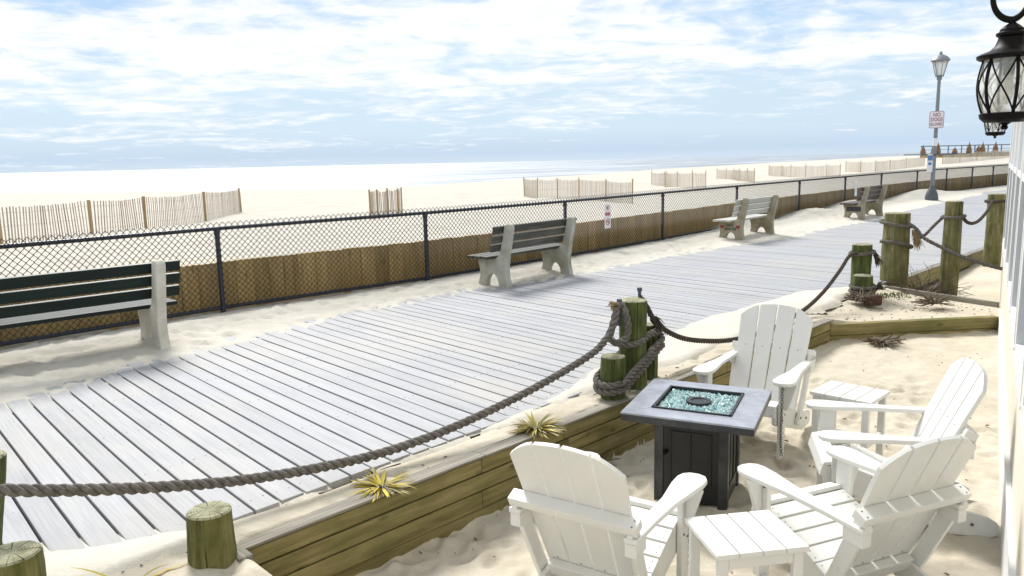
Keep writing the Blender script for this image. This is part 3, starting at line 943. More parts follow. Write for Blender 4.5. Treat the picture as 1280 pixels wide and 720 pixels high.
mbx = MB(); DIA = 0.071; NH = 13; ZF0 = 0.07
HALF = DIA / 2; nwire = int(FTOT / HALF) - 1
for j in range(nwire):
    # zig-zag wires hanging vertically, each hooked into its neighbours
    pth = []
    for i in range(2 * NH + 3):
        right = (i % 2) if j % 2 == 0 else 1 - (i % 2)
        if i == 2 * NH + 2 and right == 0 and False: break
        pth.append(fpt((j + (1.06 if right else -0.06)) * HALF, ZF0 + i * HALF, 0.027 + (0.0022 if right else -0.0022)))
    thick = 0.0045
    vs3 = []
    dirn = (fpt((j + 1) * HALF + 1e-3, 0) - fpt(j * HALF, 0)).normalized(); nrm = Vector((dirn.y, -dirn.x, 0))
    for i, q in enumerate(pth):
        for a in (0, 2.094, 4.189):
            vs3.append(q + dirn * (math.cos(a) * thick * 1.35) + nrm * (math.sin(a) * thick))
    fs3 = [(i * 3 + a, i * 3 + (a + 1) % 3, (i + 1) * 3 + (a + 1) % 3, (i + 1) * 3 + a) for i in range(len(pth) - 1) for a in range(3)]
    mbx.add(vs3, fs3)
mbx.build('wire_mesh', 'wire', cf, world=True)

# --- plank bulkhead behind the fence
bh = thing('plank_bulkhead', 'brown vertical plank bulkhead standing right behind the chain-link fence', 'bulkhead', FPV[2] + V * 0.16)
mbx = MB(); s_ = 0.0
while s_ < FTOT - 0.3:
    wd = random.uniform(0.19, 0.26)
    a, b = fpt(s_ + 0.003, 0, -0.16), fpt(s_ + wd - 0.003, 0, -0.16)
    jt = random.uniform(-0.012, 0.012)
    zt = 0.585 + random.uniform(-0.006, 0.006)
    d = (b - a); L = d.length; d.normalize(); n = Vector((-d.y, d.x, 0))
    mid = (a + b) / 2 + n * jt
    mbx.frame_box(Vector((mid.x, mid.y, ZD + (zt - 0.5) / 2)), (0, 0, 1), d, Vector((0, 0, 1)).cross(d), zt + 0.5, L, 0.04)
    s_ += wd
mbx.build('planks', 'bulkhead', bh, world=True, bevel=0.004, seg=1)
mbx = MB()
mbx.tube([fpt(s, 0.545, -0.215) for s in np.linspace(0, FTOT - 0.4, 60)], 0.03, 4, phase=math.pi / 4)
mbx.build('back_rail', 'bulkhead', bh, world=True)


# ------------------------------------------------------------------ benches
def make_bench(label, slat_mat, end_mat, length=1.38, over=0.22):
    """local: x along the bench, y towards the back (boardwalk side), z up; near end at x=0"""
    t_ = thing('park_bench', label, 'bench', group='benches along the boardwalk fence')
    # outline in (depth d from front 0 to back .60, z)
    arch = [(0.215 + 0.11 * math.cos(a) + 0.06, 0.02 + 0.16 * math.sin(a)) for a in np.linspace(math.pi, 0, 11)]
    prof = [(0.0, -0.05), (0.165, -0.05), (0.165, 0.02)] + arch[1:-1] + [(0.385, 0.02), (0.40, -0.05), (0.565, -0.05), (0.56, 0.03), (0.53, 0.16), (0.525, 0.27), (0.545, 0.42), (0.585, 0.60), (0.622, 0.79),
            (0.618, 0.83), (0.595, 0.858), (0.56, 0.862), (0.525, 0.85), (0.505, 0.82), (0.485, 0.72), (0.435, 0.53), (0.405, 0.455), (0.38, 0.415), (0.33, 0.392), (0.02, 0.392), (0.005, 0.36), (0.04, 0.26), (0.05, 0.15), (0.02, 0.05)]
    for xx in (0.0, length):
        mb_ = MB(); mb_.prism(prof, 0.09, (xx, 0, 0), (0, 1, 0), (0, 0, 1))
        mb_.build('end_support', end_mat, t_, bevel=0.014, seg=3)
    bx = Vector((1, 0, 0))
    # back slats in front of the uprights
    for zc in (0.545, 0.665, 0.785):
        f = (zc - 0.53) / (0.82 - 0.53); yc = 0.435 + f * (0.507 - 0.435) - 0.022
        mb_ = MB()
        upv = Vector((0, 0.072, 0.29)).normalized()
        n = Vector((0, upv.z, -upv.y))
        mb_.frame_box((length / 2, yc, zc), bx, upv, n, length + 2 * over, 0.098, 0.038)
        mb_.build('back_slat', slat_mat, t_, bevel=0.006)
    for yc in (0.035, 0.165, 0.295):
        mb_ = MB(); mb_.frame_box((length / 2, yc, 0.412), bx, (0, 1, 0), (0, 0, 1), length + 2 * over, 0.118, 0.038)
        mb_.build('seat_slat', slat_mat, t_, bevel=0.006)
    for xx in (0.075, length - 0.075):
        pass
    return t_


def put_bench(b, back_near, back_far, z=ZD, sink=0.0):
    a, c = Vector((*back_near, 0)), Vector((*back_far, 0))
    d = (c - a).normalized()
    rz = math.atan2(d.y, d.x)
    # local y+ (back) must face the boardwalk: rotate so that local x runs from far to near
    b.rotation_euler = (0, 0, rz + math.pi)
    back = Vector((d.y, -d.x, 0))        # towards the boardwalk
    L = 1.38
    org = a + d * L - back * 0.56
    b.location = (org.x, org.y, z - sink)


b1 = make_bench('dark green slatted bench with cream painted concrete ends, nearest at the left edge', 'green_slat', 'concrete_white')
put_bench(b1, (-3.22, 6.93), (-2.22, 8.00))
b1.location = b1.location; 
# the nearest bench runs back towards the camera from its right-hand end
_d = Vector((0.713, 0.701, 0)); _a = Vector((-3.21, 6.95, 0)) - _d * 1.38
put_bench(b1, (_a.x, _a.y), (_a.x + _d.x, _a.y + _d.y))
b2 = make_bench('weathered dark grey slatted bench with mossy concrete ends left of the no smoking sign', 'grey_slat', 'concrete')
put_bench(b2, (-0.02, 10.15), (0.93, 11.25))
b3 = make_bench('pale slatted bench with two painted red hearts on its concrete end', 'pale_slat', 'concrete_brown')
put_bench(b3, (4.62, 15.17), (5.62, 16.25))
b4 = make_bench('farthest bench with dark slats and a dark plaque on its concrete end', 'brown_slat', 'concrete_brown')
put_bench(b4, (9.02, 19.55), (10.08, 20.70))
# painted marks on the camera-side ends (local x = length is the near end)
EX = 1.38 + 0.0465


def heart(parent, yc, zc, s):
    pts = []
    for a in np.linspace(0, 2 * math.pi, 24, endpoint=False):
        hx = 16 * math.sin(a) ** 3; hz = 13 * math.cos(a) - 5 * math.cos(2 * a) - 2 * math.cos(3 * a) - math.cos(4 * a)
        pts.append((-hx / 17 * s, hz / 17 * s))
    mb_ = MB(); mb_.prism(pts, 0.003, (EX, yc, zc), (0, 1, 0), (0, 0, 1)); return mb_.build('painted_heart', 'heart', parent)


heart(b3, 0.10, 0.285, 0.050); heart(b3, 0.44, 0.285, 0.050)
text_part('painted_lettering', 'GRACE', 0.075, 'black_paint', b3, (EX, 0.27, 0.315), (0, 1, 0), (0, 0, 1), 0.0015, 0.15)
text_part('painted_lettering', 'SANDRA, TOM', 0.075, 'black_paint', b3, (EX, 0.27, 0.243), (0, 1, 0), (0, 0, 1), 0.0015, 0.25)
mbx = MB(); mbx.frame_box((EX, 0.27, 0.275), (0, 1, 0), (0, 0, 1), (1, 0, 0), 0.36, 0.12, 0.008); mbx.build('plaque', 'plaque', b4, bevel=0.003)

# ------------------------------------------------------------------ signs on the fence
def fence_frame(s_):
    d = (fpt(s_ + 0.1, 0) - fpt(s_ - 0.1, 0)).normalized(); return d, Vector((d.y, -d.x, 0))


def s_of(x, y):
    best = min(np.arange(0, FTOT, 0.02), key=lambda q: (fpt(q, 0) - Vector((x, y, ZD))).length_squared)
    return float(best)


def rounded(w_, h_, r_, n=5):
    pts = []
    for cx, cy, a0 in ((w_ / 2 - r_, -h_ / 2 + r_, -90), (w_ / 2 - r_, h_ / 2 - r_, 0), (-w_ / 2 + r_, h_ / 2 - r_, 90), (-w_ / 2 + r_, -h_ / 2 + r_, 180)):
        for k in range(n + 1):
            a = rad(a0 + 90 * k / n); pts.append((cx + r_ * math.cos(a), cy + r_ * math.sin(a)))
    return pts


ss = s_of(1.72, 13.86); d, n = fence_frame(ss); pos = fpt(ss, 0.665, 0.045)
sg = thing('no_smoking_sign', 'small white no smoking sign wired to the chain-link fence', 'sign', pos, math.atan2(d.y, d.x))
mbx = MB(); mbx.prism(rounded(0.19, 0.44, 0.015), 0.004, (0, 0, 0), (1, 0, 0), (0, 0, 1)); mbx.build('sign_plate', 'sign_white', sg)
text_part('sign_text', 'NO', 0.10, 'sign_red', sg, (0, -0.004, 0.145), (1, 0, 0), (0, 0, 1), 0.0012, 0.085)
text_part('sign_text', 'SMOKING', 0.085, 'sign_red', sg, (0, -0.004, 0.035), (1, 0, 0), (0, 0, 1), 0.0012, 0.165)
mbx = MB()
ring = [(0.056 * math.cos(a), -0.0045, -0.105 + 0.056 * math.sin(a)) for a in np.linspace(0, 2 * math.pi, 29)]
mbx.tube(ring, 0.006, 6); mbx.tube([(-0.04, -0.0045, -0.065), (0.04, -0.0045, -0.145)], 0.006, 6)
mbx.build('prohibition_symbol', 'sign_red', sg)
mbx = MB(); mbx.box((0.0, -0.0035, -0.105), (0.066, 0.003, 0.011)); mbx.box((0.028, -0.0035, -0.088), (0.008, 0.003, 0.03)); mbx.build('cigarette_symbol', 'black_paint', sg)

ss = s_of(10.75, 24.1); d, n = fence_frame(ss); pos = fpt(ss, 0.60, 0.045)
sg = thing('notice_sign', 'small plain white notice hanging on the fence behind the farthest bench', 'sign', pos, math.atan2(d.y, d.x))
mbx = MB(); mbx.prism(rounded(0.20, 0.46, 0.012), 0.004, (0, 0, 0), (1, 0, 0), (0, 0, 1)); mbx.build('sign_plate', 'sign_white', sg)
mbx = MB()
for zq in (0.15, 0.09, 0.03, -0.03, -0.09): mbx.box((0, -0.0035, zq), (0.13, 0.003, 0.012))
mbx.build('printed_lines', 'sign_blue', sg)

# ------------------------------------------------------------------ street lamp
LP = Vector((14.44, 26.47, 0.40))
lp = thing('street_lamp', 'tall grey lamp post with a lantern head beside the far boardwalk', 'street lamp', LP)
mbx = MB(); mbx.lathe([(0.215, -0.1), (0.215, 0.02), (0.21, 0.10), (0.19, 0.22), (0.14, 0.35), (0.085, 0.46), (0.065, 0.53)], 20); mbx.build('base', 'dark_grey', lp, smooth=True)
mbx = MB(); mbx.lathe([(0.070, 0.52), (0.062, 2.0), (0.052, 4.02), (0.075, 4.03), (0.085, 4.08), (0.07, 4.13)], 14); mbx.build('pole', 'galv', lp, smooth=True)
lh = MB(); lh.lathe([(0.10, 4.13), (0.12, 4.17), (0.235, 4.62), (0.235, 4.63)], 6, phase=rad(20)); lh.build('lamp_glass', 'frost', lp)
lh = MB()
for k in range(6):
    a = rad(20 + 60 * k); lh.tube([(0.122 * math.cos(a), 0.122 * math.sin(a), 4.16), (0.24 * math.cos(a), 0.24 * math.sin(a), 4.63)], 0.012, 6)
lh.lathe([(0.10, 4.12), (0.13, 4.13), (0.13, 4.17), (0.10, 4.18)], 12)
lh.build('lamp_cage', 'galv', lp)
lh = MB(); lh.lathe([(0.29, 4.63), (0.295, 4.66), (0.22, 4.76), (0.10, 4.83), (0.045, 4.85), (0.05, 4.89), (0.035, 4.93), (0.01, 4.95)], 24); lh.build('lamp_cap', 'galv', lp, smooth=True)
view = (Vector((0, 0, 0)) - Vector((LP.x, LP.y, 0))).normalized()
ang = math.atan2(view.y, view.x) + math.pi / 2 - rad(6)
sg = thing('no_dogs_sign', 'white no dogs allowed sign hanging on the lamp post', 'sign', (LP.x + view.x * 0.082, LP.y + view.y * 0.082, LP.z + 2.72), ang)
mbx = MB(); mbx.prism(rounded(0.44, 0.56, 0.05), 0.006, (0, 0, 0), (1, 0, 0), (0, 0, 1)); mbx.build('sign_plate', 'sign_white', sg)
mbx = MB(); q = [(x, -0.0045, z) for x, z in rounded(0.42, 0.54, 0.045)]; mbx.tube(q + [q[0]], 0.007, 4); mbx.build('sign_border', 'sign_maroon', sg)
text_part('sign_text', 'NO', 0.17, 'sign_maroon', sg, (0, -0.006, 0.155), (1, 0, 0), (0, 0, 1), 0.0015, 0.21)
text_part('sign_text', 'DOGS', 0.17, 'sign_maroon', sg, (0, -0.006, 0.0), (1, 0, 0), (0, 0, 1), 0.0015, 0.34)
text_part('sign_text', 'ALLOWED', 0.14, 'sign_maroon', sg, (0, -0.006, -0.155), (1, 0, 0), (0, 0, 1), 0.0015, 0.36)
sg = thing('notice_sign', 'narrow blue and white notice strapped low on the lamp post', 'sign', (LP.x + view.x * 0.10 - 0.13, LP.y + view.y * 0.10, LP.z + 1.28), ang)
mbx = MB(); mbx.prism(rounded(0.17, 0.60, 0.02), 0.006, (0, 0, 0), (1, 0, 0), (0, 0, 1)); mbx.build('sign_plate', 'sign_white', sg)
mbx = MB(); mbx.box((0, -0.0045, 0.17), (0.155, 0.004, 0.17)); mbx.box((0, -0.0045, -0.02), (0.10, 0.004, 0.09)); mbx.build('printed_panel', 'sign_blue', sg)
mbx = MB(); mbx.box((0.10, 0.012, 0.27), (0.14, 0.03, 0.03)); mbx.build('strap', 'black_paint', sg)
sg = thing('sticker', 'small white sticker on the lamp post above the fence line', 'sticker', (LP.x + view.x * 0.0, LP.y, LP.z + 1.98), ang)
mbx = MB(); mbx.lathe([(0.066, -0.13), (0.066, 0.13)], 14, cap=False); mbx.build('sticker_sheet', 'sign_white', sg)


# ------------------------------------------------------------------ pilings
def piling(label, x, y, z0, z1, r, mat='piling', tilt=(0, 0), group='mossy round pilings', name='piling'):
    o_loc = Vector((x, y, z0))
    mb_ = MB(); n = 28; H_ = z1 - z0 + 0.35
    rows = 10
    ph = random.uniform(0, 6)
    vsx = []
    for i in range(rows + 1):
        z_ = -0.35 + H_ * i / rows
        rr = r * (1.0 + 0.03 * math.sin(i * 0.9 + ph)) * (1.03 - 0.05 * i / rows)
        if i == rows: rr *= 0.985
        for k in range(n):
            a = 2 * math.pi * k / n
            w_ = 1 + 0.018 * math.sin(3 * a + ph) + 0.012 * math.sin(7 * a + ph * 2 + i * 0.5)
            vsx.append((rr * w_ * math.cos(a) + tilt[0] * z_, rr * w_ * math.sin(a) + tilt[1] * z_, z_))
    fs = [(i * n + k, i * n + (k + 1) % n, (i + 1) * n + (k + 1) % n, (i + 1) * n + k) for i in range(rows) for k in range(n)]
    mb_.add(vsx, fs)
    # rounded shoulder and slightly uneven end grain
    b = rows * n; inner = []
    top = [vsx[b + k] for k in range(n)]
    cx, cy = tilt[0] * (z1 - z0), tilt[1] * (z1 - z0)
    rings = [top, [(cx + (q[0] - cx) * 0.93, cy + (q[1] - cy) * 0.93, q[2] + 0.007) for q in top], [(cx + (q[0] - cx) * 0.55, cy + (q[1] - cy) * 0.55, q[2] + 0.009 + random.uniform(-0.002, 0.002)) for q in top]]
    tv = [q for rg in rings for q in rg] + [(cx, cy, top[0][2] + 0.008)]
    tf = [(i * n + k, i * n + (k + 1) % n, (i + 1) * n + (k + 1) % n, (i + 1) * n + k) for i in range(2) for k in range(n)]
    tf += [(2 * n + k, 2 * n + (k + 1) % n, 3 * n) for k in range(n)]
    mb_.add(tv, tf, mi=1)
    o = mb_.build(name, [mat, 'endgrain'], smooth=True)
    o.location = o_loc
    tag(o, label, 'piling', group)
    return o


piling('short mossy piling stump standing by the left end of the timber wall', -1.335, 3.14, 0.33, 0.585, 0.099, 'piling')
piling('wide sawn-off piling stump cut by the bottom left corner', -1.955, 2.77, 0.33, 0.60, 0.103, 'piling')
piling('piling barely in frame at the left edge where the long rope ends', -2.255, 2.96, 0.33, 0.90, 0.085, 'piling_bright', (0.12, 0.08))
piling('tallest green piling of the roped cluster behind the fire table', 0.894, 5.599, 0.34, 1.017, 0.105, 'piling_bright')
piling('short front piling of the roped cluster behind the fire table', 0.713, 5.361, 0.34, 0.655, 0.091, 'piling_bright')
piling('thin right-hand piling of the roped cluster behind the fire table', 1.038, 5.785, 0.34, 0.79, 0.077, 'piling_bright')
piling('bright green rear piling of the roped pair at the far end of the wall', 4.28, 9.32, 0.34, 0.955, 0.115, 'piling_bright')
piling('short front piling of the roped pair at the far end of the wall', 4.16, 9.00, 0.34, 0.625, 0.112, 'piling_bright')
piling('thick tan piling with two turns of rope and a frayed knot', 5.07, 10.09, 0.10, 1.27, 0.165, 'piling_tan')
piling('slim tan piling behind dry brush with one turn of rope', 5.56, 9.66, 0.05, 1.43, 0.105, 'piling_tan')
piling('rightmost piling beside the house windows with one turn of rope', 7.82, 12.37, 0.05, 1.36, 0.145, 'piling_tan')


# ------------------------------------------------------------------ ropes
def smooth_path(pts, step=0.012):
    pts = [Vector(q) for q in pts]
    P = [pts[0] * 2 - pts[1]] + pts + [pts[-1] * 2 - pts[-2]]
    out_ = []
    for i in range(1, len(P) - 2):
        a, b, c, d = P[i - 1], P[i], P[i + 1], P[i + 2]
        nn = max(2, int((c - b).length / step))
        for k in range(nn):
            t_ = k / nn
            out_.append(0.5 * ((2 * b) + (c - a) * t_ + (2 * a - 5 * b + 4 * c - d) * t_ ** 2 + (3 * b - a - 3 * c + d) * t_ ** 3))
    out_.append(pts[-1])
    return out_


def rope_mesh(mb_, pts, R, step=0.014, sides=7, pitch=None):
    path = smooth_path(pts, step)
    pitch = pitch or R * 5.6
    T = [(path[min(i + 1, len(path) - 1)] - path[max(i - 1, 0)]).normalized() for i in range(len(path))]
    ref = Vector((0, 0, 1)) if abs(T[0].z) < 0.9 else Vector((1, 0, 0))
    N = (ref - T[0] * ref.dot(T[0])).normalized()
    frames = []; L = 0
    for i, q in enumerate(path):
        if i:
            L += (q - path[i - 1]).length; N = (N - T[i] * N.dot(T[i])).normalized()
        frames.append((q, N.copy(), T[i].cross(N), L))
    for s_ in range(3):
        ph = 2 * math.pi * s_ / 3
        st = []
        for q, N_, B_, L_ in frames:
            a = ph + 2 * math.pi * L_ / pitch
            st.append(q + (N_ * math.cos(a) + B_ * math.sin(a)) * R * 0.54)
        mb_.tube(st, R * 0.50, sides)
    return path


def ring_pts(cx, cy, z, r, a0, a1, tilt=0.0, tdir=0.0, n=18):
    return [(cx + r * math.cos(a), cy + r * math.sin(a), z + tilt * math.cos(a - tdir)) for a in np.linspace(a0, a1, n)]


def rope(label, parts, base, group='ropes strung between the pilings'):
    t_ = thing('rope', label, 'rope', base, 0, group)
    for nm, mat, R, paths in parts:
        mb_ = MB()
        for q in paths: rope_mesh(mb_, q, R)
        mb_.build(nm, mat, t_, world=True, smooth='all')
    return t_


def fray(nm, mat, parent, c, direction, L, n=40, spread=0.35):
    mb_ = MB(); D = Vector(direction).normalized()
    for _ in range(n):
        d = (D + Vector((random.uniform(-1, 1), random.uniform(-1, 1), random.uniform(-1, 1))) * spread).normalized()
        p0 = Vector(c) + Vector((random.uniform(-1, 1), random.uniform(-1, 1), random.uniform(-1, 1))) * 0.02
        l_ = L * random.uniform(0.6, 1.1)
        mb_.tube([p0, p0 + d * l_ * 0.5, p0 + d * l_ + Vector((0, 0, -0.02))], [0.005, 0.0045, 0.002], 5)
    return mb_.build(nm, mat, parent, world=True)


# long rope: left edge to the cluster
R1 = 0.027
main = [(-2.376, 2.686, 0.955), (-2.221, 2.779, 0.883), (-2.066, 2.913, 0.8), (-1.859, 3.099, 0.712), (-1.622, 3.316, 0.624), (-1.353, 3.564, 0.542), (-1.033, 3.843, 0.485), (-0.733, 4.111, 0.459), (-0.403, 4.411, 0.475), (-0.021, 4.762, 0.537), (0.31, 5.062, 0.619), (0.568, 5.289, 0.707), (0.682, 5.403, 0.79)]
loop = [(0.682, 5.403, 0.79), (0.733, 5.444, 0.883), (0.754, 5.465, 0.965), (0.77, 5.475, 1.012), (0.801, 5.47, 0.996), (0.826, 5.465, 0.914), (0.837, 5.465, 0.831), (0.816, 5.454, 0.759), (0.754, 5.444, 0.733)]
loop2 = [(0.687, 5.423, 0.759), (0.723, 5.459, 0.862), (0.749, 5.485, 0.95), (0.754, 5.49, 0.986)]
coil = []
for i, zc in enumerate((0.505, 0.455)):
    zr = zc + 0.16
    pts = []
    # hull loop round the three pilings: front short one low, rear thin one high
    hull = [(0.713, 5.361, 0.119, rad(140), rad(315)), (1.038, 5.785, 0.105, rad(-45), rad(120))]
    for (cx, cy, r_, a0, a1) in hull:
        for a in np.linspace(a0, a1, 9):
            x_, y_ = cx + r_ * math.cos(a), cy + r_ * math.sin(a)
            f = ((x_ - 0.713) * 0.61 + (y_ - 5.361) * 0.79) / 0.535
            pts.append((x_, y_, zc + 0.17 * f))
    pts.append(pts[0])
    coil.append(pts)
hi = [(0.697, 5.511, 0.759), (0.744, 5.465, 0.733), (0.826, 5.465, 0.712), (0.93, 5.485, 0.723), (1.007, 5.599, 0.748), (1.095, 5.702, 0.759), (1.141, 5.805, 0.759)]
rp = rope('thick grey rope sagging along the near boardwalk edge from the left to the piling cluster',
          [('strand', 'rope', R1, [main]), ('knot_loop', 'rope', R1, [loop, loop2]), ('coil', 'rope', R1, coil + [hi])], (-0.7, 3.98, 0.36))
fray('frayed_end', 'rope_tan', rp, (0.738, 5.47, 1.00), (-0.35, -0.25, 0.5), 0.05, 40, 0.7)
# blue bolts the ropes hang from
for (x_, y_, z_, lab) in ((0.777, 5.495, 0.95, 'short blue-grey pin holding the rope loop on the left of the tall piling'), (0.955, 5.68, 1.00, 'blue-grey pin rising behind the top of the tallest cluster piling')):
    mbx = MB(); mbx.tube([(0, 0, -0.10), (0, 0, 0.085)], 0.013, 10); mbx.lathe([(0.018, 0.072), (0.02, 0.08), (0.018, 0.098)], 10)
    o = mbx.build('rope_pin', 'bluecleat', smooth=True); o.location = (x_, y_, z_); tag(o, lab, 'pin')
# second rope
main2 = [(0.961, 5.681, 1.027), (0.997, 5.63, 0.965), (1.095, 5.712, 0.81), (1.31, 5.95, 0.65), (1.58, 6.25, 0.54), (1.94, 6.62, 0.455), (2.4, 7.1, 0.42), (3.01, 7.84, 0.45), (3.43, 8.34, 0.56), (3.77, 8.74, 0.73), (3.98, 8.99, 0.86), (4.17, 9.22, 0.865)]
wrapB = [ring_pts(4.28, 9.32, 0.86, 0.135, rad(-150), rad(215), 0.015)]
wrapF = [ring_pts(4.16, 9.00, zc, 0.132, rad(-180), rad(190), 0.012, 1.0) for zc in (0.50, 0.445)]
rp = rope('dark rope sagging behind the white chairs between the two piling clusters',
          [('strand', 'rope_dark', 0.022, [main2]), ('coil', 'rope', 0.022, wrapB), ('coil', 'rope', 0.022, wrapF)], (2.4, 7.1, 0.36))
fray('frayed_end', 'rope_dark', rp, (1.055, 5.68, 0.865), (0.55, -0.1, -0.6), 0.12, 45, 0.22)
fray('frayed_end', 'rope_dark', rp, (4.40, 9.24, 0.85), (0.3, -0.3, -0.8), 0.14, 40, 0.3)
fray('frayed_end', 'rope_dark', rp, (4.30, 8.98, 0.47), (0.6, 0.0, 0.4), 0.13, 50, 0.5)
# right group
w1 = [ring_pts(5.07, 10.09, 1.13, 0.19, rad(-200), rad(175), 0.03, 2.6), ring_pts(5.07, 10.09, 0.86, 0.19, rad(-185), rad(30), -0.05, 0.5)]
m3 = [(5.13, 9.92, 1.15), (5.21, 9.86, 1.08), (5.28, 9.8, 0.97), (5.43, 9.6, 0.855), (5.55, 9.44, 0.775), (5.72, 9.22, 0.70), (5.84, 9.05, 0.66), (5.93, 8.93, 0.645)]
rp = rope('rope tied round the thick tan piling and running down to the house wall', [('strand', 'rope', 0.024, [m3]), ('coil', 'rope', 0.024, w1)], (5.4, 9.6, 0.3))
fray('frayed_end', 'rope_tan', rp, (5.19, 9.88, 1.05), (0.25, -0.2, -0.9), 0.22, 60, 0.22)
m4 = [(5.22, 9.93, 0.93), (5.30, 9.84, 0.99), (5.38, 9.77, 1.12), (5.46, 9.69, 1.25)]
w4 = [ring_pts(5.56, 9.66, 1.245, 0.125, rad(-170), rad(190), 0.01)]
rope('short rope rising from the thick tan piling to the slim one behind it', [('strand', 'rope', 0.02, [m4]), ('coil', 'rope', 0.02, w4)], (5.4, 9.75, 0.3))
m5 = [(5.66, 9.64, 1.24), (5.9, 9.93, 1.145), (6.2, 10.3, 1.095), (6.54, 10.72, 1.10), (7.04, 11.37, 1.17), (7.45, 11.95, 1.24), (7.70, 12.30, 1.26)]
w5 = [ring_pts(7.82, 12.37, 1.255, 0.168, rad(-190), rad(180), 0.01)]
rope('sagging rope between the slim tan piling and the rightmost piling', [('strand', 'rope_dark', 0.022, [m5]), ('coil', 'rope_dark', 0.024, w5)], (6.6, 10.9, 0.3))


# ------------------------------------------------------------------ sand fences on the beach
def sand_fence(label, posts, h=1.15, dense=0.085, slat_w=0.040, post_r=0.035, tall=0.10, lean=0.0, zs=None):
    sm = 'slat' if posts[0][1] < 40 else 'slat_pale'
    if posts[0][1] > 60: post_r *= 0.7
    P = [Vector((x, y, beach_z(x, y) if zs is None else zs)) for x, y in posts]
    t_ = thing('sand_fence', label, 'sand fence', P[0], 0, 'slatted sand fences on the beach')
    for q in P:
        mb_ = MB(); l_ = random.uniform(-0.03, 0.03)
        mb_.tube([q - Vector((0, 0, 0.3)), q + Vector((l_, l_ * 0.5, h + tall * random.uniform(0.5, 1.3)))], post_r, 7)
        mb_.build('stake', 'stake', t_, world=True, smooth=True)
    mb_ = MB()
    wires = {0.15: [], 0.5: [], 0.85: []}
    for a, b in zip(P[:-1], P[1:]):
        L = (b - a).length; n = max(3, int(L / dense)); d = (b - a) / L; nrm = Vector((-d.y, d.x, 0))
        ph = random.uniform(0.6, 1.3); amp = random.uniform(-0.10, 0.10)
        for k in range(n):
            f = (k + 0.5) / n
            base = a + (b - a) * f + nrm * amp * math.sin(f * math.pi)
            sag = -0.07 * ph * math.sin(f * math.pi)
            tl = random.uniform(-0.02, 0.02) + lean * math.sin(f * math.pi * 2) * 0.05
            hh = h + sag + random.uniform(-0.02, 0.02)
            top = base + d * tl + nrm * random.uniform(-0.01, 0.01) + Vector((0, 0, hh))
            mb_.plank(base - Vector((0, 0, 0.12)), top, slat_w * random.uniform(0.75, 1.1), 0.008, nrm)
            for wk in wires: wires[wk].append(base + (top - base) * wk + nrm * 0.006)
    for wk, pth in wires.items():
        mb_.tube(pth, 0.004, 4)
    mb_.build('slat_screen', sm, t_, world=True)
    return t_


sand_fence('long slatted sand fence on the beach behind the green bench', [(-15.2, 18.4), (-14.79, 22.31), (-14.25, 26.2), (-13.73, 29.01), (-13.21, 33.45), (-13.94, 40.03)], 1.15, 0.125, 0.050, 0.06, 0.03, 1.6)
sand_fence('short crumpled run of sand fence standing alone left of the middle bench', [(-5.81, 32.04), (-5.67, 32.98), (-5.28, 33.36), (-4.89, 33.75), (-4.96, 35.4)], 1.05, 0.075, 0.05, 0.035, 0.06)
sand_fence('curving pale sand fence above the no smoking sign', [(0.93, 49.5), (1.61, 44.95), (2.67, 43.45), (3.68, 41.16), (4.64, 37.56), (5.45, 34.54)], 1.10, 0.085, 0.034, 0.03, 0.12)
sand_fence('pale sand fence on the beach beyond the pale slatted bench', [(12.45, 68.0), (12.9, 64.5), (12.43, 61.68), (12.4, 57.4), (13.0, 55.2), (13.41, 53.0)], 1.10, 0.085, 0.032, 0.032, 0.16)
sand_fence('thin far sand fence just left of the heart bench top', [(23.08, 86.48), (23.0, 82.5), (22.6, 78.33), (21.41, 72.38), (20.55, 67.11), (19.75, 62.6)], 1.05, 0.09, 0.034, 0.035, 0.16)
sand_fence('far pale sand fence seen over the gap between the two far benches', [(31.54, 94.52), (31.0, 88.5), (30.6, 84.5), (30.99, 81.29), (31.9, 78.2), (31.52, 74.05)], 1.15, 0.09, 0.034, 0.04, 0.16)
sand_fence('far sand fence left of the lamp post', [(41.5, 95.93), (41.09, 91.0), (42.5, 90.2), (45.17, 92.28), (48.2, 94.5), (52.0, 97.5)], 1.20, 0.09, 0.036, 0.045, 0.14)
sand_fence('far sand fence right of the lamp post below the pier railing', [(54.0, 97.0), (57.0, 98.5), (60.2, 100.3), (63.5, 102.0), (67.0, 103.8), (71.0, 106.0)], 1.15, 0.10, 0.05, 0.05, 0.12)

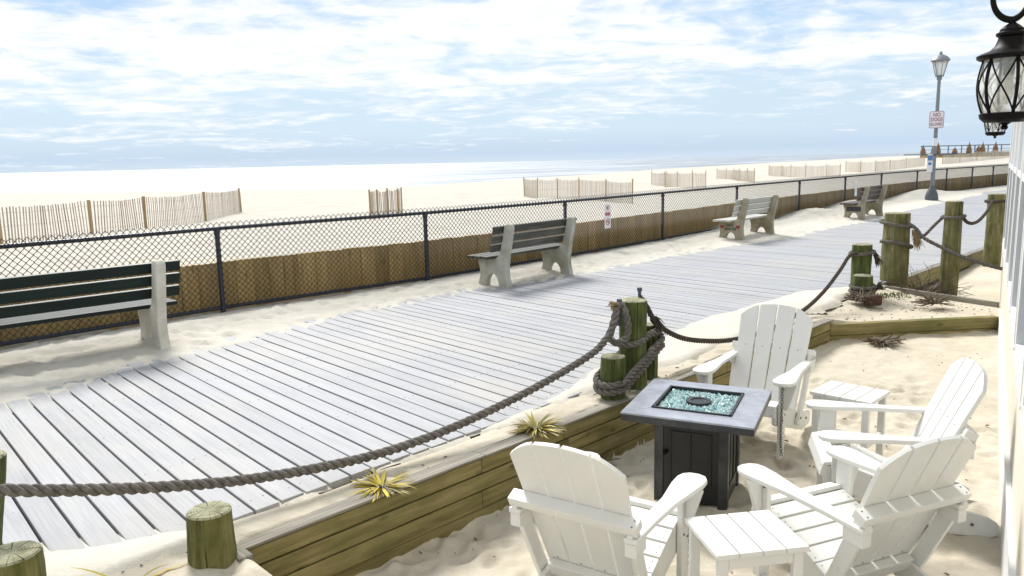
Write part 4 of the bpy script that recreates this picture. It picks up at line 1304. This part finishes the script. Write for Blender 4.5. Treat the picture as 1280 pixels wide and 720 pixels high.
# ------------------------------------------------------------------ far deck with closed thatched umbrellas
pd = thing('pier', 'far raised deck with a blue railing on the horizon at right', 'pier', (60, 112, 0.6))
mbx = MB(); mbx.box((78, 118, 1.70), (34, 5.0, 0.22)); mbx.build('deck', 'pier', pd, world=True)
mbx = MB()
for i in range(136): mbx.box((61.1 + i * 0.25, 115.65, 1.40), (0.24, 0.06, 0.40))
mbx.build('skirt_boards', 'bulkhead', pd, world=True)
mbx = MB(); mbx.box((78, 115.7, 2.90), (34, 0.10, 0.14)); mbx.box((78, 115.7, 2.35), (34, 0.06, 0.06)); mbx.build('handrail', 'pier', pd, world=True)
for i in range(18):
    mbx = MB(); mbx.box((61.2 + i * 1.97, 115.7, 2.35), (0.12, 0.12, 1.1)); mbx.build('rail_post', 'pier', pd, world=True)
for i, (xq, hq) in enumerate(((61.2, 1.15), (62.8, 1.6), (63.4, 1.5), (65.9, 0.8), (68.0, 1.45), (69.4, 1.0), (70.0, 1.4), (71.9, 1.45))):
    mbx = MB(); mbx.lathe([(0.30, 0.0), (0.42, 0.1), (0.30, 0.5 * hq), (0.14, 0.82 * hq), (0.04, hq), (0.03, hq + 0.2)], 9, rnd=0.5)
    for k in range(7):
        a = k * 0.9; mbx.tube([(0.30 * math.cos(a), 0.30 * math.sin(a), 0.05), (0.20 * math.cos(a), 0.20 * math.sin(a), 0.6 * hq), (0, 0, hq)], [0.12, 0.08, 0.02], 5)
    o = mbx.build('closed_umbrella', 'thatch'); o.location = (xq, 115.3, 1.81)
    tag(o, 'brown closed thatched umbrella standing on the far pier deck', 'umbrella', 'closed umbrellas on the far pier')


# ------------------------------------------------------------------ adirondack chairs
def bolt(mb_, c, n, r=0.007):
    n = Vector(n).normalized(); c = Vector(c); mb_.tube([c - n * 0.004, c + n * 0.004], r, 8)


def make_chair(label):
    t_ = thing('adirondack_chair', label, 'chair', group='white adirondack chairs round the fire table')
    W = 'white'; BV = 0.004
    # side stringers
    prof = [(0.415, 0.335), (0.40, 0.245), (0.36, 0.225), (0.0, 0.105), (-0.30, 0.0), (-0.50, -0.005), (-0.535, 0.012), (-0.545, 0.045), (-0.53, 0.085), (-0.48, 0.115), (-0.40, 0.135), (-0.28, 0.155), (-0.12, 0.195), (0.06, 0.265), (0.20, 0.325), (0.34, 0.360), (0.39, 0.360)]
    for sy in (-1, 1):
        mb_ = MB(); mb_.prism(prof[::-1], 0.026, (0, sy * 0.245, 0), (1, 0, 0), (0, 0, 1)); s = mb_.build('side_rail', W, t_, bevel=BV)
        mb_ = MB()
        for q in ((0.31, 0.30), (0.33, 0.25), (-0.16, 0.135), (-0.40, 0.07)): bolt(mb_, (q[0], sy * 0.262, q[1]), (0, 1, 0), 0.009)
        mb_.build('bolts', 'bolt', s)
        # front leg
        mb_ = MB(); mb_.frame_box((0.315, sy * 0.275, 0.262), (1, 0, 0), (0, 1, 0), (0, 0, 1), 0.095, 0.028, 0.565); l_ = mb_.build('front_leg', W, t_, bevel=BV)
        mb_ = MB()
        for q in ((0.29, 0.50), (0.34, 0.50), (0.29, 0.30), (0.34, 0.27)): bolt(mb_, (q[0], sy * 0.290, q[1]), (0, 1, 0), 0.006)
        mb_.build('bolts', 'bolt', l_)
        # arm bracket: tapering gusset outside the leg
        mb_ = MB(); mb_.prism([(0, 0), (0.028, 0), (0.085, 0.185), (0.085, 0.2), (0, 0.2)], 0.026, (0.315, sy * 0.2895, 0.343), (0, sy, 0), (0, 0, 1)); mb_.build('arm_bracket', W, t_, bevel=0.003)
        # arm
        ol = [(-0.37, 0.262), (-0.10, 0.255), (0.10, 0.250), (0.28, 0.225), (0.37, 0.222), (0.415, 0.235), (0.44, 0.265), (0.445, 0.31), (0.43, 0.35), (0.39, 0.372), (0.33, 0.375), (0.24, 0.362), (0.05, 0.335), (-0.15, 0.325), (-0.37, 0.325)]
        ol = [(a, sy * b) for a, b in ol]
        if sy < 0: ol = ol[::-1]
        mb_ = MB(); mb_.prism(ol, 0.026, (0, 0, 0.558), (1, 0, 0), (0, 1, 0)); mb_.build('armrest', W, t_, bevel=0.006, seg=3)
        # block under the rear of the arm
        mb_ = MB(); mb_.frame_box((-0.31, sy * 0.292, 0.512), (1, 0, 0), (0, 1, 0), (0, 0, 1), 0.11, 0.055, 0.064); mb_.build('arm_block', W, t_, bevel=BV)
        # rear strut, parallel to the back
        mb_ = MB(); mb_.plank((-0.345, sy * 0.292, 0.60), (-0.115, sy * 0.272, 0.10), 0.075, 0.026, (0, 1, 0)); st = mb_.build('rear_strut', W, t_, bevel=BV)
        mb_ = MB()
        for f in (0.10, 0.9): q = Vector((-0.345, sy * 0.307, 0.60)).lerp(Vector((-0.115, sy * 0.287, 0.10)), f); bolt(mb_, q, (0, 1, 0), 0.009)
        mb_.build('bolts', 'bolt', st)
    # seat slats
    seat = [(0.405, 0.335, 80), (0.362, 0.379, 12), (0.268, 0.358, -16), (0.178, 0.326, -20), (0.090, 0.290, -23), (0.004, 0.252, -24), (-0.078, 0.216, -24)]
    for i, (x_, z_, a) in enumerate(seat):
        wdt = 0.07 if i == 0 else 0.083
        ax = Vector((-math.cos(rad(a)), 0, math.sin(rad(a)))) if i else Vector((-0.25, 0, 0.968)).normalized()
        nn = Vector((0, 1, 0)).cross(ax)
        mb_ = MB(); mb_.frame_box((x_, 0, z_), (0, 1, 0), ax, Vector((0, 1, 0)).cross(ax), 0.52, wdt, 0.022)
        for yy in (-0.235, 0.235):
            for dd in (-0.02, 0.02):
                c = Vector((x_, yy, z_)) + ax * dd
                up_ = nn if nn.z > 0 else -nn
                mb_.tube([c + up_ * 0.009, c + up_ * 0.0122], 0.0042, 6, mi=1)
        mb_.build('seat_slat', [W, 'bolt'], t_, bevel=0.003)
    # back slats, slight fan, tops cut on an arc
    A, B = Vector((-0.108, 0, 0.20)), Vector((-0.445, 0, 0.955))
    bu = (B - A).normalized(); bn = Vector((0, 1, 0)).cross(bu)
    LB = (B - A).length

    def topz(y):
        return LB * 1.0 - 0.62 * y * y * 1.15 - 0.9 * max(0, abs(y) - 0.16) ** 1.5 * 1.2
    wb, wt_, gap = 0.116, 0.132, 0.010
    for k in range(4):
        y0b = (k - 2) * (wb + gap) + gap / 2; y1b = y0b + wb
        y0t = (k - 2) * (wt_ + gap * 1.3) + gap * 0.65; y1t = y0t + wt_
        ol = [(y0b, -0.03), (y1b, -0.03), (y1t, topz(y1t))]
        for f in (0.75, 0.5, 0.25): yy = y0t + (y1t - y0t) * f; ol.append((yy, topz(yy)))
        ol.append((y0t, topz(y0t)))
        mb_ = MB(); mb_.prism(ol, 0.022, A, (0, 1, 0), bu)
        yc = (y0b + y1b) / 2
        for hh in (0.06, 0.475):
            f = hh / LB; c = A + bu * hh + Vector((0, yc * (1 + 0.14 * f), 0))
            mb_.tube([c + bn * 0.0095, c + bn * 0.0128], 0.005, 6, mi=1)
            mb_.tube([c - bn * 0.0095, c - bn * 0.0128], 0.005, 6, mi=1)
        mb_.build('back_slat', [W, 'bolt'], t_, bevel=0.004)
    # rails behind the back
    q = A + bu * 0.485 - bn * 0.034
    if (q - (A + bu * 0.485)).x > 0: q = A + bu * 0.485 + bn * 0.034
    back = (q - (A + bu * 0.485)).normalized()
    mb_ = MB(); mb_.frame_box(A + bu * 0.475 + back * 0.045, (0, 1, 0), back, bu.copy() if True else bu, 0.645, 0.066, 0.045)
    for yy in (-0.30, 0.30):
        for dd in (-0.015, 0.02):
            c = A + bu * 0.4975 + back * (0.045 + dd) + Vector((0, yy, 0)); mb_.tube([c - bu * 0.002, c + bu * 0.0015], 0.005, 6, mi=1)
    mb_.build('upper_back_rail', [W, 'bolt'], t_, bevel=0.004)
    mb_ = MB(); mb_.frame_box(A + bu * 0.01 + back * 0.035, (0, 1, 0), back, bu, 0.464, 0.045, 0.075); mb_.build('lower_back_rail', W, t_, bevel=0.004)
    return t_


chair = make_chair('white adirondack chair in front left seen from behind, its back to the camera')
spots = [(0.412, 3.35, 0.0, 57, None),
         (1.78, 5.42, 0.03, -126, 'white adirondack chair behind the fire table facing the camera'),
         (2.15, 4.225, 0.0, 166, 'white adirondack chair at right between the other right chair and the rear side table'),
         (1.56, 3.37, 0.0, 112, 'white adirondack chair in the right foreground with its slatted back turned to the house wall')]
chairs = []
for x_, y_, z_, a, lab in spots:
    c = chair if lab is None else copy_tree(chair)
    if lab: c['label'] = lab
    c.scale = (0.95, 0.95, 0.95); c.location = (x_, y_, z_ - 0.01); c.rotation_euler = (0, 0, rad(a)); chairs.append(c)


# ------------------------------------------------------------------ side tables
def make_side_table(label):
    t_ = thing('side_table', label, 'side table', group='small white side tables')
    w_, d_ = 0.46, 0.38; H_ = 0.46
    for k in range(4):
        mb_ = MB(); x0 = -w_ / 2 + (k + 0.5) * w_ / 4
        mb_.frame_box((x0, 0, H_ - 0.012), (0, 1, 0), (-1, 0, 0), (0, 0, 1), d_, w_ / 4 - 0.007, 0.024); mb_.build('top_slat', 'white', t_, bevel=0.004)
    for sx in (-1, 1):
        for sy in (-1, 1):
            mb_ = MB(); mb_.box((sx * (w_ / 2 - 0.045), sy * (d_ / 2 - 0.032), (H_ - 0.026) / 2 - 0.02), (0.05, 0.032, H_ + 0.014)); mb_.build('leg', 'white', t_, bevel=0.004)
        mb_ = MB(); mb_.box((sx * (w_ / 2 - 0.045), 0, 0.15), (0.03, d_ - 0.10, 0.045)); mb_.build('stretcher', 'white', t_, bevel=0.003)
    for sy in (-1, 1):
        mb_ = MB(); mb_.box((0, sy * (d_ / 2 - 0.03), H_ - 0.05), (w_ - 0.142, 0.024, 0.05)); mb_.build('apron', 'white', t_, bevel=0.003)
    mb_ = MB(); mb_.box((0, 0, 0.15), (w_ - 0.122, 0.03, 0.04)); mb_.build('stretcher', 'white', t_, bevel=0.003)
    return t_


st1 = make_side_table('white slatted side table in front beside the right foreground chair')
st1.location = (0.975, 3.09, 0.0); st1.rotation_euler = (0, 0, rad(9)); st1.scale = (0.89, 0.92, 1.0)
st2 = copy_tree(st1); st2['label'] = 'white slatted side table at the back behind the right-hand chair'
st2.location = (2.28, 5.04, 0.0); st2.rotation_euler = (0, 0, rad(-45))

# ------------------------------------------------------------------ fire table
ft = thing('fire_table', 'square grey fire table with black panelled base and aqua glass in its tray', 'fire table', (1.135, 4.56, 0.0), rad(-25.5))
S, HT = 0.765, 0.572; IN = 0.47
mb_ = MB()
for k in range(4):
    a = k * math.pi / 2; ca, sa = math.cos(a), math.sin(a)
    def q(x, y): return (x * ca - y * sa, x * sa + y * ca)
    ring = [q(-S / 2, -S / 2), q(S / 2, -S / 2), q(IN / 2, -IN / 2), q(-IN / 2, -IN / 2)]
    mb_.prism(ring, 0.012, (0, 0, HT - 0.006))
mb_.build('table_top', 'steel_tile', ft, bevel=0.002, seg=1)
mb_ = MB()
for k in range(4):
    a = k * math.pi / 2
    mb_.frame_box((math.sin(a) * (S / 2 - 0.006), -math.cos(a) * (S / 2 - 0.006), HT - 0.032), (math.cos(a), math.sin(a), 0), (-math.sin(a), math.cos(a), 0), (0, 0, 1), S - 0.012, 0.012, 0.04)
mb_.build('edge_band', 'steel_edge', ft, bevel=0.002, seg=1)
mb_ = MB()
for k in range(4):
    a = k * math.pi / 2
    mb_.frame_box((math.sin(a) * (IN / 2 - 0.007), -math.cos(a) * (IN / 2 - 0.007), HT - 0.012), (math.cos(a), math.sin(a), 0), (-math.sin(a), math.cos(a), 0), (0, 0, 1), IN - 0.001, 0.014, 0.04)
mb_.box((0, 0, HT - 0.040), (IN - 0.002, IN - 0.002, 0.01))
mb_.build('burner_tray', 'panel_black', ft)
gb = MB()
for i in range(2000):
    x_, y_ = random.uniform(-1, 1) * (IN / 2 - 0.022), random.uniform(-1, 1) * (IN / 2 - 0.022)
    if math.hypot(x_, y_) < 0.072: continue
    s_ = random.uniform(0.005, 0.0115)
    Rm = Matrix.Rotation(random.uniform(0, 6), 3, 'X') @ Matrix.Rotation(random.uniform(0, 6), 3, 'Z')
    oc = [Vector(v) * random.uniform(0.7, 1.2) for v in ((1, 0, 0), (-1, 0, 0), (0, 1, 0), (0, -1, 0), (0, 0, 0.7), (0, 0, -0.7))]
    vs_o = [Rm @ v * s_ + Vector((x_, y_, HT - 0.018 + random.uniform(-0.008, 0.010))) for v in oc]
    gb.add(vs_o, [(0, 2, 4), (2, 1, 4), (1, 3, 4), (3, 0, 4), (2, 0, 5), (1, 2, 5), (3, 1, 5), (0, 3, 5)])
g_ = gb.build('fire_glass', 'beads', ft); g_['kind'] = 'stuff'
mb_ = MB(); mb_.lathe([(0.076, HT - 0.035), (0.078, HT - 0.004), (0.074, HT + 0.003), (0.05, HT + 0.004), (0.046, HT - 0.002), (0.004, HT - 0.002)], 28); mb_.build('burner', 'panel_black', ft, smooth=True)
SB = 0.44
for sx in (-1, 1):
    for sy in (-1, 1):
        mb_ = MB(); mb_.box((sx * (SB / 2 - 0.028), sy * (SB / 2 - 0.028), (HT - 0.052) / 2 - 0.02), (0.056, 0.056, HT - 0.012)); mb_.build('corner_post', 'steel_edge', ft, bevel=0.004)
for k in range(4):
    a = k * math.pi / 2; Xd = (math.cos(a), math.sin(a), 0); Nd = (math.sin(a), -math.cos(a), 0)
    nv = Vector(Nd)
    mb_ = MB(); wp = SB - 0.114
    mb_.frame_box(nv * (SB / 2 - 0.016) + Vector((0, 0, 0.262)), Xd, Nd, (0, 0, 1), wp, 0.016, 0.515); pn = mb_.build('panel', 'panel_black', ft)
    mb_ = MB()
    o_ = nv * (SB / 2 - 0.006)
    for zz_, ww, hh in ((0.432, 0.25, 0.012), (0.105, 0.25, 0.012)): mb_.frame_box(o_ + Vector((0, 0, zz_)), Xd, Nd, (0, 0, 1), ww, 0.010, hh)
    for xx_ in (-0.119, 0.0, 0.119): mb_.frame_box(o_ + Vector(Xd) * xx_ + Vector((0, 0, 0.2685)), Xd, Nd, (0, 0, 1), 0.012 if xx_ else 0.006, 0.010, 0.315)
    mb_.build('moulding', 'panel_black', pn, bevel=0.003)
    if k == 0:
        mb_ = MB(); c = o_ + Vector(Xd) * -0.15 + Vector((0, 0, 0.30)); mb_.tube([c, c + nv * 0.025], 0.013, 12); mb_.build('knob', 'iron', pn)


# ------------------------------------------------------------------ security chains on the chairs
def hanging_chain(label, pts, step=0.022):
    path = smooth_path(pts, 0.004)
    mb_ = MB(); acc = 0; last = path[0]; flip = 0
    for i in range(1, len(path)):
        acc += (path[i] - path[i - 1]).length
        if acc >= step * 0.75:
            c = (last + path[i]) / 2; d = (path[i] - last).normalized()
            ref = Vector((0, 1, 0)) if abs(d.y) < 0.8 else Vector((1, 0, 0))
            n1 = d.cross(ref).normalized(); n2_ = d.cross(n1)
            s_ = n1 if flip % 2 else n2_
            lk = [c + d * math.cos(a) * 0.0135 + s_ * math.sin(a) * 0.008 for a in np.linspace(0, 2 * math.pi, 9)]
            mb_.tube(lk, 0.0024, 5, cap=False); flip += 1; acc = 0; last = path[i]
    o = mb_.build('chain', 'bolt')
    return tag(o, label, 'chain', 'thin chains on the chairs')


def cw(c, p):
    return Matrix.Translation(c.location) @ Matrix.Rotation(c.rotation_euler.z, 4, 'Z') @ (Vector(p) * 0.95)


def cchain(c, sy, label):
    hanging_chain(label, [cw(c, p) for p in ((0.37, sy * 0.29, 0.53), (0.372, sy * 0.292, 0.35), (0.372, sy * 0.292, 0.15), (0.37, sy * 0.30, 0.02))])


cchain(chairs[0], -1, 'thin chain dangling down the right front leg of the front left chair')
cchain(chairs[1], 1, 'thin chain dangling down the front leg of the chair behind the fire table')
hanging_chain('thin chain looped round the front leg of the right foreground chair',
              [cw(chairs[3], p) for p in ((0.27, -0.30, 0.34), (0.31, -0.30, 0.315), (0.36, -0.30, 0.33), (0.372, -0.29, 0.45), (0.372, -0.29, 0.30), (0.37, -0.29, 0.12), (0.37, -0.30, 0.02))])


# ------------------------------------------------------------------ wall lanterns
def make_lantern(label):
    """local: origin on the lantern axis at the glass bottom; y- points to the wall (away from the boardwalk)"""
    t_ = thing('wall_lantern', label, 'lantern', group='black lanterns on the house wall')
    I = 'iron'
    mb_ = MB(); mb_.lathe([(0.02, -0.035), (0.085, -0.034), (0.105, -0.02), (0.11, -0.004), (0.098, 0.0), (0.02, 0.0)], 32); mb_.build('bottom_ring', I, t_, smooth=True)
    mb_ = MB(); mb_.lathe([(0.012, -0.060), (0.016, -0.052), (0.01, -0.045), (0.03, -0.035)], 12); mb_.build('bottom_finial', I, t_, smooth=True)

    def rz(z):
        f = z / 0.185; return 0.092 + 0.026 * math.sin(f * math.pi * 0.92 + 0.18) + 0.012 * f
    prof = [(rz(z), z) for z in np.linspace(0.0, 0.19, 12)]
    mb_ = MB(); mb_.lathe([(r_ - 0.004, z) for r_, z in prof], 32, cap=False); mb_.build('glass', 'lantern_glass', t_, smooth=True)
    NP = 6
    for k in range(NP):
        a = 2 * math.pi * (k + 0.28) / NP
        mb_ = MB(); mb_.tube([(r_ * math.cos(a), r_ * math.sin(a), z) for r_, z in prof], 0.0075, 8); mb_.build('cage_bar', I, t_, smooth=True)
        mb_ = MB()
        for s_ in (0, 1):
            pts = []
            for i, (r_, z) in enumerate(prof):
                f = i / (len(prof) - 1); f = f if s_ else 1 - f
                aa = a + f * 2 * math.pi / NP; pts.append((r_ * math.cos(aa), r_ * math.sin(aa), z))
            mb_.tube(pts, 0.0038, 6)
        mb_.build('cross_bars', I, t_, smooth=True)
    mb_ = MB(); mb_.lathe([(0.10, 0.186), (0.122, 0.186), (0.134, 0.191), (0.137, 0.201), (0.120, 0.208), (0.085, 0.218), (0.064, 0.234), (0.055, 0.253), (0.052, 0.264), (0.062, 0.268), (0.064, 0.277), (0.050, 0.283), (0.049, 0.290), (0.030, 0.303), (0.018, 0.309), (0.010, 0.316), (0.009, 0.325)], 36)
    mb_.build('roof', I, t_, smooth=True)
    mb_ = MB(); mb_.lathe([(0.024, 0.13), (0.024, 0.19)], 16); mb_.build('socket', 'socket', t_)
    mb_ = MB(); mb_.lathe([(0.004, 0.028), (0.018, 0.04), (0.027, 0.065), (0.024, 0.10), (0.016, 0.13)], 16); mb_.build('bulb', 'bulb', t_, smooth=True)
    # scroll hook and arm to the wall
    HR, HC = 0.085, 0.322 + 0.085
    hook = [(0.0, -HR * math.cos(a), HC + HR * math.sin(a)) for a in np.linspace(rad(-90), rad(-300), 30)]
    mb_ = MB(); mb_.tube(hook, 0.012, 10)
    e_ = hook[-1]
    mb_.tube([e_, (0, 0.0, HC + HR * 1.05), (0, -0.08, HC + HR * 1.15), (0, -0.17, HC + HR * 0.9), (0, -0.225, HC + 0.02)], 0.012, 10)
    spiral = [(0, -(HR - 0.055 * f) * math.sin(rad(165 * f)), HC - (HR - 0.055 * f) * math.cos(rad(165 * f))) for f in np.linspace(0, 1, 24)]
    mb_.tube(spiral, [0.012] * 18 + [0.0125, 0.014, 0.016, 0.018, 0.018, 0.012], 10)
    mb_.build('scroll_bracket', I, t_, smooth=True)
    mb_ = MB(); mb_.prism(rounded(0.11, 0.26, 0.03), 0.018, (0, -0.226, 0.41), (1, 0, 0), (0, 0, 1)); mb_.build('wall_plate', I, t_, bevel=0.004)
    return t_


wall_ang = math.atan2(HU.y, HU.x)
ln = make_lantern('large near black lantern with crossed bars hanging at the upper right edge')
ln.scale = (0.66, 0.66, 0.86); ln.location = (1.547, 2.445, 2.166); ln.rotation_euler = (0, 0, wall_ang)
ln2 = copy_tree(ln); ln2['label'] = 'small farther black lantern showing below the near lantern'
ln2.location = (3.96, 6.37, 2.20)


# ------------------------------------------------------------------ yuccas
def yucca(label, x, y, z, n, L, yellow):
    mb_ = MB()
    for i in range(n):
        a = random.uniform(0, 2 * math.pi); el = rad(random.choice((random.uniform(2, 22), random.uniform(10, 55))))
        l_ = L * random.uniform(0.6, 1.1); wd = random.uniform(0.0045, 0.0085)
        d = Vector((math.cos(a), math.sin(a), 0)); s_ = Vector((-math.sin(a), math.cos(a), 0))
        p = Vector((0, 0, 0.0)) + d * 0.015; vs5 = []; e = el
        for k in range(6):
            f = k / 5; wk = wd * (0.8 + 0.6 * math.sin(f * math.pi * 0.8)) * (1 - f ** 2.5) + 0.0006
            vs5 += [p - s_ * wk, p + Vector((0, 0, -wk * 0.5)), p + s_ * wk]
            e -= rad(random.uniform(4, 14)) * (1 if el > rad(20) else 0.4)
            p = p + (d * math.cos(e) + Vector((0, 0, math.sin(e)))) * l_ / 5
            if p.z < 0.004: p.z = 0.004 + random.uniform(0, 0.004)
        fs = []
        for k in range(5):
            fs += [(k * 3, k * 3 + 1, k * 3 + 4, k * 3 + 3), (k * 3 + 1, k * 3 + 2, k * 3 + 5, k * 3 + 4)]
        mb_.add(vs5, fs, rnd=random.uniform(0.45, 1.0) if random.random() < yellow else random.uniform(0, 0.5))
    o = mb_.build('yucca_plant', 'yucca', smooth=True); o.location = (x, y, z)
    return tag(o, label, 'yucca plant', 'small yuccas in the sand strip')


yucca('bright yellow yucca in the sand strip nearer the camera', -0.72, 3.88, 0.355, 75, 0.18, 0.8)
yucca('dry straw-coloured yucca in the sand strip near the piling cluster', 0.13, 4.72, 0.355, 130, 0.19, 0.4)
yucca('yellow yucca tip poking up at the bottom left edge', -1.60, 2.93, 0.36, 16, 0.22, 0.8)


# ------------------------------------------------------------------ dead roots, brush, debris
def twig_clump(mb_, c, n, L, spread=1.0, up=0.5, r=0.004):
    for i in range(n):
        a = random.uniform(0, 2 * math.pi)
        p = Vector(c) + Vector((random.uniform(-1, 1), random.uniform(-1, 1), 0)) * 0.04 * spread
        d = Vector((math.cos(a) * spread, math.sin(a) * spread, random.uniform(0.05, up))).normalized()
        pts = [p.copy()]
        for k in range(4):
            d = (d + Vector((random.uniform(-1, 1), random.uniform(-1, 1), random.uniform(-1, 0.7))) * 0.4).normalized()
            p = p + d * L / 4 * random.uniform(0.6, 1.2); p.z = max(p.z, c[2] - 0.01); pts.append(p.copy())
        mb_.tube(pts, [r * (1 - 0.18 * k) for k in range(5)], 5)


rt = thing('root_clump', 'dry grey root clump leaning on a dark red brick before the piling pair', 'root clump', (4.02, 8.72, 0.35))
mb_ = MB(); twig_clump(mb_, (0, 0, 0.05), 130, 0.19, 1.0, 0.45, 0.012); mb_.build('roots', 'deadgrey', rt)
o = MB(); o.box((0, 0, 0.0), (0.19, 0.10, 0.12), rad(15)); o = o.build('brick', 'brick', bevel=0.02); o.location = (4.10, 8.60, 0.40)
tag(o, 'dark red brick lying against the dry root clump', 'brick')
mb_ = MB(); twig_clump(mb_, (0, 0, 0.02), 60, 0.22, 1.0, 0.7, 0.011); o = mb_.build('root_clump', 'dead'); o.location = (4.75, 8.55, 0.345)
tag(o, 'small brown dead stalk clump right of the brick on the raised sand', 'root clump')
mb_ = MB(); twig_clump(mb_, (0, 0, 0.0), 60, 0.22, 0.6, 0.08, 0.011); o = mb_.build('driftwood', 'dead'); o.location = (3.72, 7.55, 0.175)
tag(o, 'dark brown driftwood bundle on the sand before the cross wall', 'driftwood')
mb_ = MB(); twig_clump(mb_, (0, 0, 0.0), 120, 0.62, 1.0, 1.0, 0.006); o = mb_.build('dry_bush', 'dead'); o.location = (5.22, 9.62, 0.22)
tag(o, 'leafless dry bush between the two tan pilings', 'dry bush')
mb_ = MB(); twig_clump(mb_, (0, 0, 0.0), 22, 0.13, 1.0, 0.15, 0.006); o = mb_.build('seaweed', 'dead'); o.location = (0.56, 4.98, 0.02)
tag(o, 'dark dried seaweed scrap at the foot of the long timber wall', 'seaweed')
# moss tufts by the low timber
mb_ = MB()
for i in range(160):
    q = Vector((4.45 + random.uniform(-0.30, 0.30), 9.12 + random.uniform(-0.16, 0.16), 0.345)); h_ = random.uniform(0.015, 0.05)
    mb_.tube([q, q + Vector((random.uniform(-0.02, 0.02), random.uniform(-0.02, 0.02), h_))], [0.006, 0.001], 4)
o = mb_.build('moss_tufts', 'moss'); tag(o, 'green moss tufts beside the grey timber', 'moss', None, 'stuff')
# scattered bits of dead weed on the sand
mb_ = MB()


def litter(x, y, z, s_):
    d = Vector((random.uniform(-1, 1), random.uniform(-1, 1), random.uniform(-0.1, 0.25))).normalized()
    c = Vector((x, y, z)); mid = c + d * s_ * 0.5 + Vector((random.uniform(-1, 1), random.uniform(-1, 1), 0.3)) * s_ * 0.25
    mb_.tube([c, mid, c + d * s_], [s_ * 0.10, s_ * 0.16, s_ * 0.06], 5)


def ground_at(x, y):
    i = int(np.argmin(abs(xs - x))); j = int(np.argmin(abs(ys - y))); return float(Z[j, i])


for i in range(330):
    x_, y_ = random.uniform(-0.4, 4.6), random.uniform(2.6, 7.2)
    if (Vector((x_, y_, 0)) - WA).dot(WN) > -0.05 or (Vector((x_, y_, 0)) - HW).dot(HN) < 0.05: continue
    litter(x_, y_, ground_at(x_, y_) + 0.004, random.choice((0.012, 0.018, 0.02, 0.03, 0.05)) * random.uniform(0.6, 1.2))
for i in range(150):
    x_, y_ = random.uniform(3.5, 5.4), random.uniform(7.95, 9.4)
    if (Vector((x_, y_, 0)) - HW).dot(HN) < 0.05: continue
    litter(x_, y_, ground_at(x_, y_) + 0.004, random.uniform(0.010, 0.032))
for i in range(70):
    q = uv(random.uniform(-0.5, 4.5), random.uniform(-0.62, -0.12)); litter(q.x, q.y, ground_at(q.x, q.y) + 0.003, random.uniform(0.012, 0.03))
o = mb_.build('sand_litter', 'dead'); tag(o, 'bits of dead weed strewn over the sand', 'litter', None, 'stuff')
